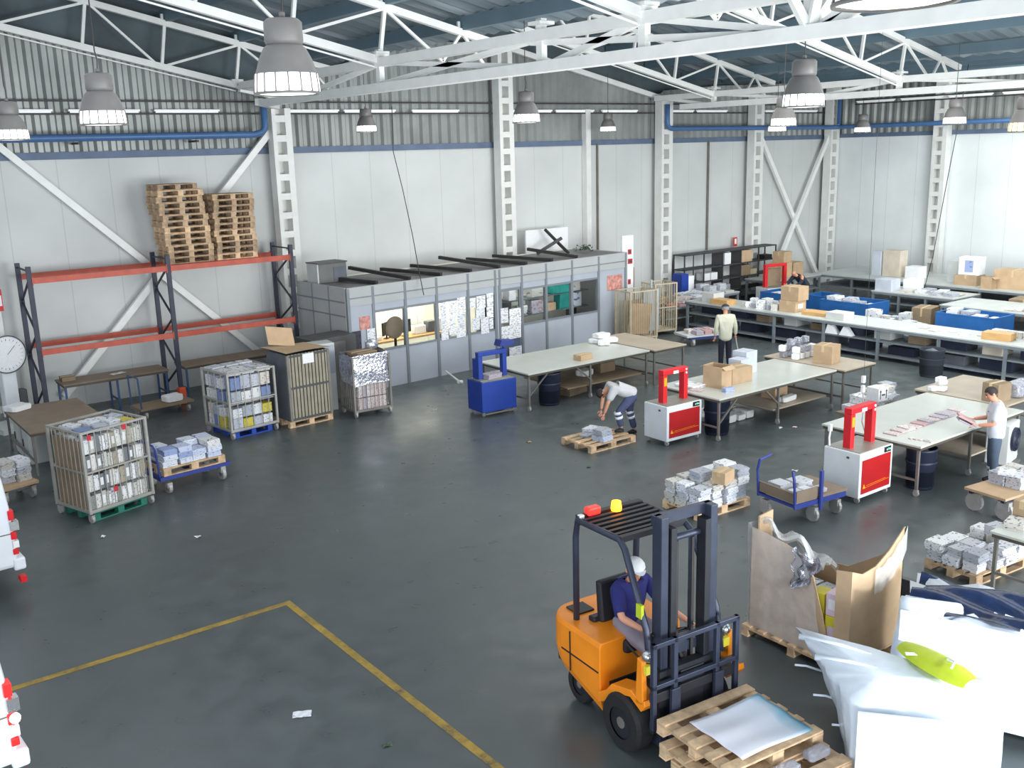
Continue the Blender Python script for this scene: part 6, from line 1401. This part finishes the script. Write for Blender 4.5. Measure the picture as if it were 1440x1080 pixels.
# blue bins on stands
def bluebin(label, x, y, sx_, sy_, z0, z1, rz=0.):
    t = thing('blue_bin', label, 'bin', (x, y, 0), rz); w, d = sx_ / 2, sy_ / 2; p = MB()
    for s in (-1, 1): p.box(s * w - .02, s * w + .02, -d, d, z0, z1); p.box(-w, w, s * d - .02, s * d + .02, z0, z1)
    p.box(-w, w, -d, d, z0, z0 + .03); p.build('bin_walls', 'blue_bin', t); p = MB()
    for s in (-1, 1):
        for u in (-1, 1): p.box(s * (w - .05) - .03, s * (w - .05) + .03, u * (d - .05) - .03, u * (d - .05) + .03, .0, z0)
    p.build('feet', 'bench_grey', t); p = MB()
    for s in (-1, 1): p.box(s * w - .03, s * w + .03, -d, d, z1, z1 + .025); p.box(-w, w, s * d - .03, s * d + .03, z1, z1 + .025)
    p.build('rim', 'blue_bin', t); return t
for i, (lab, x, y, a, b_) in enumerate([('blue bin full of papers at the middle behind the front counter', 27.9, 18.65, 1.15, 1.75), ('blue bin behind the right part of the front counter', 28.0, 14.7, 1.1, 1.75), ('blue bin in front of the leaning dark coated worker', 27.9, 21.4, 1.0, 1.2), ('narrow blue bin behind the stacked cartons on the front counter', 28.3, 20.15, .9, .7)]):
    bluebin(lab, x, y, a, b_, .2, .86)
    for k in range(4 if i < 2 else (2 if i == 2 else 1)): parcel('parcel', x + U(-.15, .15), y - .6 + .4 * k if i < 2 else y - .18 + .36 * k, .5 + .06 * k, .45, .34, .3, U(-.25, .25), 'pale paper pile inside the ' + ['middle', 'right hand', 'left', 'narrow'][i] + ' blue bin', 'papers in the %s blue bin' % ['middle', 'right hand', 'left', 'narrow'][i], 'paper_stack', 'papers')
# on the front counter, left to right in the photo
def on(px, py, z=.92): return at(px, py, z)
q = on(1002, 424); carton(24.45, 21.55, .92, .5, .5, .3, 0, 'grey white box at the left end of the front counter', m='pale_grey', tape=False)
carton(24.25, 20.95, .92, .44, .7, .16, 0, 'orange brown flat carton near the left end of the front counter', m='desk_wood', tape=False)
for i in range(14): parcel('parcel', 24.35 + .3 * (i % 3) + U(-.05, .05), 19.0 + .26 * (i // 3), .92, .3, .26, U(.1, .26), U(-.5, .5), 'small pale parcel in the heap left of the stacked cartons', 'parcels on the front counter left')
carton(24.6, 18.55, .92, .5, .6, .34, 0, 'lower brown carton of the pair stacked on the front counter', lab=True); carton(24.62, 18.5, 1.265, .52, .62, .42, .04, 'upper brown carton of the pair stacked on the front counter')
carton(24.55, 17.6, .92, .5, .8, .1, .05, 'flat orange carton lying right of the stacked pair', m='desk_wood', tape=False); carton(24.4, 16.75, .92, .5, .6, .2, 0, 'low grey box on the front counter right of the flat orange carton', m='pale_grey', tape=False)
for i in range(6): parcel('parcel', 24.5 + .2 * (i % 2), 12.6 + .4 * i - .3, .92, .26, .2, .02, U(-.4, .4), 'loose paper sheaf lying on the bare part of the front counter', 'sheaves on the front counter', 'paper_sheaf', 'papers')
carton(24.5, 12.2, .92, .4, .7, .18, .1, 'low tan carton on the right part of the front counter', m='desk_wood', tape=False); carton(24.55, 11.2, .92, .5, .55, .34, .05, 'bright white carton at the right end of the front counter', m='label_white', tape=False)
for i in range(5): parcel('parcel', 25.0, 11.7 + .2 * i, .92, .2, .18, .16, 0, 'small pale parcel behind the tan carton on the front counter', 'parcels behind the tan carton')
# beneath the front counter
MBX = [('navy_bin', .9), ('navy_bin', .7), ('cardboard_dark', .5), ('pale_grey', .45), ('cardboard_dark', .6), ('navy_bin', .8), ('pale_grey', .5), ('cardboard_dark', .5), ('navy_bin', .7), ('beige_pack', .5), ('navy_bin', .6), ('cardboard_dark', .5)]
for i, (m, w_) in enumerate(MBX):
    y = 21.4 - 1.02 * i
    carton(24.55, y, .541, .6, w_, U(.18, .3), U(-.05, .05), 'assorted box on the shelf under the front counter', m=m, tape=False, group='boxes under the front counter')
for i in range(9): carton(24.6, 21.2 - 1.3 * i, .161, .7, U(.6, 1.), U(.22, .3), 0, 'dark bin on the bottom shelf under the front counter', m='navy_bin' if i % 3 else 'bin_grey', tape=False, group='bins under the front counter')
for i in range(2): p = MB(); p.prism([(-.2, 0), (.2, 0), (.05 if i else .12, .26), (.0, .24)], 'y', -.1, .1); o = p.build('white_bag', 'wrap_white'); o.location = (24.1, 16.75 - .46 * i, .541); o.rotation_euler = (0, 0, PI / 2); tag(o, 'white bag sitting on the shelf under the front counter', 'bag', 'white bags under the counter')
drum(23.3, 13.25, .7, .3, 'dark red drum standing before the front counter, above the right table', m='coat_dark')
# piles around and behind
for i in range(10): parcel('parcel', 26.6 + .3 * (i % 3) + U(-.05, .05), 15.9 + .4 * (i // 3), .0, .34, .36, .5 + U(0, .45), U(-.3, .3), 'pale paper pile on the floor between the two blue bins', 'paper piles between the blue bins', 'paper_stack', 'papers')
carton(28.9, 16.75, 0, .8, .6, .75, .2, 'grey brown carton between the blue bins', m='cardboard_dark')
carton(30.3, 19.0, .9, .55, .6, .4, 0, 'pale box at the far end of the middle grey counter', m='grey_pack', tape=False)
for i in range(7): parcel('parcel', 30.35 + .4 * (i % 2), 16.75 + .5 * (i // 2), .9, .4, .4, U(.05, .14), U(-.3, .3), 'flat white stack on the middle grey counter', 'stacks on the middle grey counter', 'paper_stack', 'papers')
carton(31.2, 18.6, .9, .45, .5, .34, 0, 'plain white box on the middle grey counter', m='label_white', tape=False)
for i in range(10): parcel('parcel', 29.1 + .42 * (i % 3), 12.2 + .62 * (i // 3), .9, .55, .6, U(.06, .16), U(-.3, .3), 'spread paper sheets on the grey counter behind the blue bin', 'sheets on the grey counter', 'paper_stack', 'papers')
p = MB(); p.cyl((0, -.6, .07), (0, .6, .07), .07, 14); o = p.build('paper_roll', 'label_white', None, True); o.location = (28.95, 11.9, .985); o.rotation_euler = (0, 0, .1); tag(o, 'long white paper roll at the right edge behind the front counter', 'roll')
for i in range(2): carton(31.25 , 13.5 + 1.2 * i, 0, .9, .9, .95, .1, 'large brown carton standing under the right edge counters', m='cardboard_dark', group='cartons on the floor right')
# along the right wall counter
carton(33.4, 20.7, .95, .5, .7, .95, 0, 'tall beige carton stack on the right wall counter', m='beige_pack', tape=False); carton(33.3, 21.28, .95, .4, .36, .9, 0, 'grey and white box left of the tall beige stack', m='grey_pack', tape=False); carton(33.4, 19.85, .95, .5, .55, .42, 0, 'plain white box right of the tall beige stack', m='label_white', tape=False)
carton(33.0, 17.6, .95, .6, .8, .34, 0, 'brown carton under the printed white box on the right wall counter', m='cardboard'); carton(33., 17.55, 1.3, .5, .7, .6, .1, 'white box with a blue printed panel on the right wall counter', m='label_white', tape=False); carton(33.4, 18.25, .95, .5, .5, .75, 0, 'grey box with dark handles left of the blue printed box', m='pale_grey', tape=False)
p = MB(); p.box(-.004, .0, -.14, .14, .1, .5); o = p.build('print_panel', 'parcel_blue'); o.parent = bpy.data.objects[[k for k in bpy.data.objects.keys() if k.startswith('cardboard_box')][-2]]; o.location = (-.252, 0, 0)
carton(33.1, 16.05, .95, .8, 1.2, .62, .1, 'wide brown carton on the right wall counter right of the printed box'); carton(32.45, 16.65, .95, .32, .36, .4, 0, 'small open carton with white paper beside the wide brown carton', True)
for i, (x, y, z, a, b_, c_) in enumerate([(32.9, 14.6, .95, .8, .9, .4), (33.2, 14.5, 1.36, .7, .9, .42), (32.5, 13.85, .95, .4, .4, .4), (33.2, 13.3, .95, .7, .8, .7), (31.6, 10.2, .0, .9, 1.1, 1.4), (33.4, 11.6, 0, .8, 1.2, 1.75), (32.2, 12.2, 0, .9, .9, 1.35), (33.2, 10., 0, .9, 1., 1.6)]):
    carton(x, y, z, a, b_, c_, U(-.15, .15), 'brown carton in the heap at the far right before the right wall', group='carton heap at the far right')
# cartons beside the red arch
carton(30.5, 23.6, .95, .6, .6, .55, .1, 'left brown carton behind the red arch on the back counter'); carton(31.3, 23.7, .95, .6, .6, .5, 0, 'right brown carton behind the red arch on the back counter'); carton(30.6, 23.62, 1.505, .5, .5, .4, .05, 'brown carton stacked on the left carton behind the red arch')
# let crowded parcels settle side by side: trim footprints that would cut into a neighbour
def settle():
    from collections import defaultdict
    by = defaultdict(list)
    for o in C.objects:
        if o.parent is None and o.type == 'MESH' and o.get('group') and tuple(o.scale) != (1, 1, 1) and 'pallet' not in o.name and 'light' not in o.name and 'notice' not in o.name: by[o['group']].append(o)
    def quad(o):
        lo = [min(v[i] for v in o.bound_box) for i in range(3)]; hi = [max(v[i] for v in o.bound_box) for i in range(3)]; s = o.scale; a = o.rotation_euler.z; ca, sa = math.cos(a), math.sin(a)
        return [(o.location.x + x * s.x * ca - y * s.y * sa, o.location.y + x * s.x * sa + y * s.y * ca) for x, y in ((lo[0], lo[1]), (hi[0], lo[1]), (hi[0], hi[1]), (lo[0], hi[1]))], o.location.z + lo[2] * s.z, o.location.z + hi[2] * s.z
    def hit(A, B):
        for P, Q in ((A, B), (B, A)):
            for i in range(4):
                nx, ny = P[(i + 1) % 4][1] - P[i][1], P[i][0] - P[(i + 1) % 4][0]
                a = [nx * x + ny * y for x, y in P]; b_ = [nx * x + ny * y for x, y in Q]
                if max(a) <= min(b_) or max(b_) <= min(a): return False
        return True
    for g, os_ in by.items():
        for it in range(14):
            qs = [quad(o) for o in os_]; bad = set()
            for i in range(len(os_)):
                for j in range(i + 1, len(os_)):
                    if min(qs[i][2], qs[j][2]) - max(qs[i][1], qs[j][1]) > .0005 and hit(qs[i][0], qs[j][0]): bad.update((i, j))
            if not bad: break
            for i in bad: os_[i].scale.x *= .955; os_[i].scale.y *= .955; os_[i].rotation_euler.z += (0 if it < 3 else 0)
settle()
# ================================================================ light
def area(name, loc_, target, sx_, sy_, power, col):
    l = bpy.data.lights.new(name, 'AREA'); l.shape = 'RECTANGLE'; l.size = sx_; l.size_y = sy_; l.energy = power; l.color = col
    o = bpy.data.objects.new(name, l); C.objects.link(o); o.location = loc_; d = Vector(target) - Vector(loc_); o.rotation_euler = d.to_track_quat('-Z', 'Y').to_euler(); return o
# daylight from the rooflights of each bay and the open dock doors behind and to the right of the gallery, plus an added spot and upward fills
area('rooflight_left', (3, 13, 7.0), (3, 13, 0), 7, 18, 330, (.94, .97, 1))
area('rooflight_middle', (17.5, 13, 7.9), (17.5, 13, 0), 9, 20, 900, (1, .99, .96))
area('rooflight_right', (30, 15, 7.2), (32, 15, 0), 6, 16, 1250, (.95, 1, .99))
area('dock_door_right', (16, -5.5, 4.2), (26, 14, 4.5), 10, 6, 2900, (.95, .99, 1))
sp = bpy.data.lights.new('load_spot', 'SPOT'); sp.energy = 5200; sp.spot_size = .34; sp.spot_blend = .6; sp.shadow_soft_size = .5; sp.color = (.84, .92, 1)  # narrow spot added only to overexpose the white wrapped loads
so = bpy.data.objects.new('load_spot', sp); C.objects.link(so); so.location = (7.0, -5.5, 4.4); so.rotation_euler = (Vector((9.1, 4.3, .75)) - Vector((7.0, -5.5, 4.4))).to_track_quat('-Z', 'Y').to_euler()
area('roof_fill_rear', (6, -9, 1.5), (14, 14, 8.5), 24, 4, 3500, (.95, .98, 1))  # unseen upward fill, added to brighten the roof and its steel
area('dock_door_left', (-6, 4, 4), (3, 13, 0), 6, 5, 520, (.72, .86, 1))
area('roof_fill_mid', (14, 9, 4.6), (14, 9.5, 12), 26, 16, 1100, (.97, .99, 1))  # added panel facing up, lifts the undersides of girders and trusses
area('office_lamp', offw(2.5, 1.2, 2.45), offw(2.5, 1.2, 0), 3, .6, 70, (1, .97, .88)); area('office_lamp', offw(7.2, .8, 2.45), offw(7.2, 1.2, 0), 3.4, .5, 28, (1, 1, 1))
w = bpy.data.worlds.new('world'); bpy.context.scene.world = w; w.use_nodes = True
bg = w.node_tree.nodes['Background']; bg.inputs['Color'].default_value = (.80, .90, 1, 1); bg.inputs['Strength'].default_value = .95
sc = bpy.context.scene
sc.view_settings.view_transform = 'Standard'; sc.view_settings.look = 'None'; sc.view_settings.exposure = 0; sc.view_settings.gamma = 1
